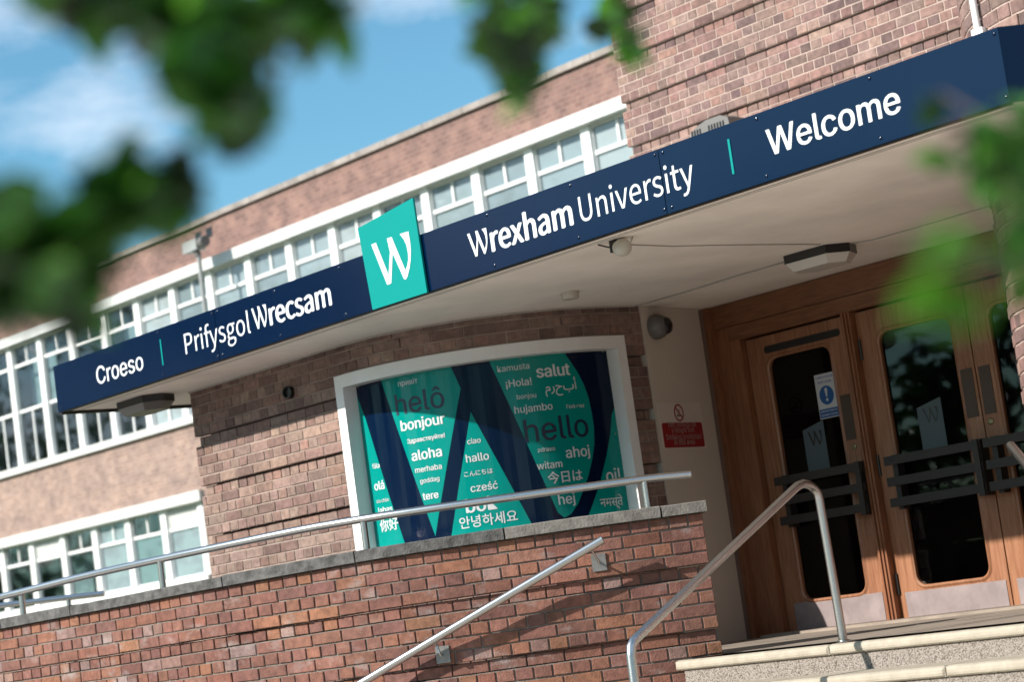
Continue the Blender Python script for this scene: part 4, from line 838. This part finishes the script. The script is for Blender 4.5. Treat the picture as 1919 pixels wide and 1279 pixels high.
MB().tube([P0, P0 + dv2 * 0.5, P0 + dv2 * 1.2, P0 + dv2 * 1.6 + Vector((0, 0, -0.05))], 0.0235, 14).obj('rail', M['steel'], er, True)
MB().tube([P0 + dv2 * 1.2, P0 + dv2 * 1.2 + Vector((0, 0.0, -1.6))], 0.021, 10).obj('post', M['steel'], er, True)

# ------------------------------------------------------------------ foreground trees (out of focus leaves)
def leaf_me(L_, W_, m, seed):
    r = random.Random(seed); mb = MB(); n = 5; vs = []; fs = []
    for i in range(n + 1):
        t = i / n; wd = W_ * math.sin(math.pi * (t ** 0.8)) ** 0.8 * 0.5 + 0.0008; bow = -0.10 * L_ * t * t * 2
        vs += [(-wd, (t - .5) * L_, bow + wd * 0.35), (0, (t - .5) * L_, bow), (wd, (t - .5) * L_, bow + wd * 0.35)]
    for i in range(n): a = 3 * i; fs += [(a, a + 1, a + 4, a + 3), (a + 1, a + 2, a + 5, a + 4)]
    mb.add(vs, fs); me = mb.mesh('leaf', True); me.materials.append(m); return me
LM = [leaf_me(0.062, 0.040, M['leafA'], 1), leaf_me(0.055, 0.036, M['leafB'], 2), leaf_me(0.070, 0.044, M['leafC'], 3), leaf_me(0.048, 0.034, M['leafB'], 4)]
def campt(px_, py_, d): return (CF + CR * ((px_ - 959.5) / 4224.5) - CU * ((py_ - 639.5) / 4224.5)) * d
def leaves(par, clusters, seed, mats=(0, 1, 2, 3), sc=1.0):
    r = random.Random(seed)
    for (px_, py_, rp_, d, n, sp) in clusters:
        c = campt(px_, py_, d); R_ = rp_ * d / 4224.5
        for _ in range(n):
            a = r.uniform(0, 2 * math.pi); q = R_ * math.sqrt(r.random())
            p = c + CR * (q * math.cos(a)) + CU * (q * math.sin(a)) + CF * r.uniform(-sp, sp)
            o = link('leaf', LM[r.choice(mats)], None, par, p); o.rotation_euler = (r.uniform(-0.9, 0.9), r.uniform(-0.9, 0.9), r.uniform(0, 6.28)); k = r.uniform(0.8, 1.2) * sc; o.scale = (k, k, k)
def twig(par, pts, r0, r1):
    MB().tube([campt(*p) for p in pts], r0, 7, r2=r1).obj('branch', M['bark'], par, True)
tl_ = campt(-2300, 600, 1.7)
tree = thing('tree', (tl_.x, tl_.y, ZG), 'leafy tree whose blurred green branches hang into the upper left of the view', 'tree')
MB().tube([(tl_.x, tl_.y, ZG), (tl_.x + 0.02, tl_.y, 0.2), (tl_.x, tl_.y + 0.03, 1.3)], 0.09, 12, r2=0.05).obj('trunk', M['bark'], tree, True)
twig(tree, [(-2300, 100, 1.7), (-900, -250, 1.7), (0, -150, 1.65), (400, -60, 1.6), (900, -120, 2.2), (1180, -60, 2.8)], 0.014, 0.003)
twig(tree, [(-2300, 500, 1.7), (-700, 420, 1.8), (-50, 480, 1.85), (230, 410, 1.85)], 0.010, 0.002)
leaves(tree, [(190, -25, 70, 1.9, 20, .12), (290, 20, 75, 1.9, 30, .14), (400, 50, 95, 1.9, 56, .16), (540, 15, 85, 1.95, 46, .12), (420, 160, 82, 1.8, 46, .10), (445, 240, 40, 1.8, 14, .04), (610, 40, 44, 1.9, 14, .04), (110, -10, 40, 1.9, 10, .05), (345, 130, 34, 1.85, 10, .04), (150, 20, 40, 1.9, 10, .06), (350, 80, 50, 1.9, 16, .08),
              (30, 390, 60, 1.75, 20, .10), (70, 470, 90, 1.75, 50, .14), (20, 560, 70, 1.8, 34, .12), (110, 560, 50, 1.8, 24, .10), (235, 400, 48, 1.8, 20, .08), (165, 440, 50, 1.75, 18, .08), (300, 375, 34, 1.85, 12, .04), (245, 310, 30, 1.8, 10, .03), (330, 320, 18, 1.85, 4, .03), (335, 385, 28, 1.85, 10, .03), (200, 350, 36, 1.8, 12, .05), (150, 600, 24, 1.85, 8, .03),
              (950, 10, 66, 2.4, 34, .12), (945, 100, 48, 2.4, 30, .10), (1010, 45, 42, 2.5, 18, .08), (975, 165, 28, 2.4, 10, .03), (900, 80, 12, 2.4, 2, .03), (1160, 20, 24, 3.0, 11, .05), (1185, 88, 20, 3.0, 6, .04), (1120, 70, 16, 3.0, 2, .02)], 77, (0, 1, 2, 1, 2, 3), 0.85)
def shade_foliage_mass(par, spots, seed):
    r = random.Random(seed); mb = MB(); base = [v.co.copy() for v in LM[1].vertices]; fc = [tuple(p.vertices) for p in LM[1].polygons]
    for (px_, py_, d, R_, n) in spots:
        c = campt(px_, py_, d)
        for _ in range(n):
            q = Vector((r.gauss(0, 1), r.gauss(0, 1), r.gauss(0, 1))).normalized() * R_ * r.random() ** .4; e = Matrix.Rotation(r.uniform(0, 6.28), 3, 'Z') @ Matrix.Rotation(r.uniform(-1, 1), 3, 'X') @ Matrix.Rotation(r.uniform(-1, 1), 3, 'Y')
            mb.add([c + q + e @ v for v in base], fc)
    o = mb.obj('shade_foliage', M['leafA'], par, True); o['kind'] = 'stuff'
shade_foliage_mass(tree, [(-600, -420, 1.75, 0.17, 40), (-400, -520, 1.8, 0.14, 30), (-850, -100, 1.6, 0.2, 55), (-850, 250, 1.6, 0.16, 35), (-1900, -300, 1.7, .3, 300), (-1500, -900, 1.7, .3, 300)], 31)  # unseen leaf clumps, added toward the sun to shade the leaves in view
sx, sy = campt(4300, 700, 1.4).x, campt(4300, 700, 1.4).y
shrub = thing('shrub', (sx, sy, ZG), 'bright green shrub leaves blurred close up at the right edge', 'shrub')
MB().tube([(sx, sy, ZG), (sx, sy, 0.1)], 0.03, 8, r2=0.02).obj('stem', M['bark'], shrub, True)
twig(shrub, [(4300, 600, 1.4), (2600, 200, 1.8), (1990, 240, 2.2), (1770, 240, 2.25)], 0.010, 0.003)
twig(shrub, [(4300, 650, 1.4), (2500, 420, 1.4), (2020, 520, 1.3), (1800, 500, 1.2)], 0.010, 0.003)
leaves(shrub, [(1850, 268, 36, 2.1, 16, .06), (1905, 300, 42, 2.1, 32, .08), (1925, 215, 26, 2.2, 10, .05), (1752, 205, 10, 2.3, 4, .02), (1753, 298, 6, 2.3, 2, .01), (1915, 375, 24, 2.1, 10, .04), (1920, 455, 28, 1.9, 18, .05), (1925, 540, 20, 1.9, 10, .03), (1895, 500, 14, 1.9, 4, .03)], 9, (0, 2, 2, 1), 0.72)
leaves(shrub, [(1780, 470, 22, 1.3, 3, .01), (1730, 570, 22, 1.3, 4, .01), (1790, 585, 14, 1.3, 2, .01)], 12, (2, 0, 2), 0.62)
for pp__ in ([(2020, 240, 2.2), (1900, 250, 2.15), (1840, 220, 2.15), (1760, 170, 2.3)], [(1905, 255, 2.15), (1890, 330, 2.1), (1905, 400, 2.0)], [(1840, 222, 2.15), (1790, 260, 2.2), (1755, 300, 2.25)]): twig(shrub, pp__, 0.004, 0.0015)

for pp__ in ([(200, -120, 1.9), (300, 0, 1.9), (400, 110, 1.85), (440, 250, 1.8)], [(700, -100, 2.0), (620, -10, 1.95), (520, 60, 1.9)], [(960, -120, 2.3), (955, 20, 2.4), (970, 150, 2.4)], [(1180, -60, 2.9), (1165, 30, 3.0), (1190, 100, 3.0)], [(-100, 420, 1.8), (100, 450, 1.8), (230, 370, 1.82), (300, 330, 1.85)]): twig(tree, pp__, 0.006, 0.002)
# ------------------------------------------------------------------ wooded edge across the forecourt, mirrored in the glass; right half added, unseen, to cut sky fill
wood = MB()
def far_tree(x, y, h, w_, seed):
    r = random.Random(seed); mb = wood
    mb.tube([(x, y, ZG), (x + .1, y, ZG + h * .3), (x, y, ZG + h * .75)], 0.28, 8, r2=0.08)
    for k in range(24):
        a = r.uniform(0, 6.28); q = w_ * math.sqrt(r.random()) * .85; zc = ZG + h * r.uniform(.10, .93); q *= 1.15 - 0.5 * (zc - ZG) / h
        c = Vector((x + q * math.cos(a), y + q * math.sin(a), zc)); R_ = w_ * r.uniform(.28, .45)
        for j in range(70):
            d = Vector((r.gauss(0, 1), r.gauss(0, 1), r.gauss(0, 1))).normalized(); p = c + d * R_ * r.uniform(.5, 1.05); u = d.orthogonal().normalized(); v = d.cross(u)
            an = r.uniform(0, 6.28); u, v = u * math.cos(an) + v * math.sin(an), v * math.cos(an) - u * math.sin(an); z_ = r.uniform(.2, .42); tilt = d * r.uniform(-.15, .15)
            mb.add([p - u * z_, p - v * z_ * .5 + tilt, p + u * z_, p + v * z_ * .5 + tilt], [(0, 1, 2, 3)])
for i, (x, y, h, w_) in enumerate(((-22, -20, 9.5, 4.6), (-29, -17, 9.2, 5.0), (-37, -18, 9.5, 5), (-46, -15, 12.5, 5.6), (-55, -14, 16, 6.2), (-64, -8, 19, 7), (-75, -6, 20, 7.2), (-86, 0, 20, 7.5), (-60, -20, 18, 7), (-15, -24, 13, 5.5), (-6, -26, 13.5, 5.6), (4, -25, 13, 5.6), (14, -26, 14, 6), (24, -22, 13, 6), (33, -16, 13, 6), (38, -5, 12, 6), (40, 7, 12, 6))):
    far_tree(x, y, h, w_, 200 + i)
o = wood.obj('tree_line', M['leafB']); o['kind'] = 'stuff'; o['label'] = 'line of dark trees across the forecourt, left part mirrored in the glass, right part added against sky fill'; o['category'] = 'trees'
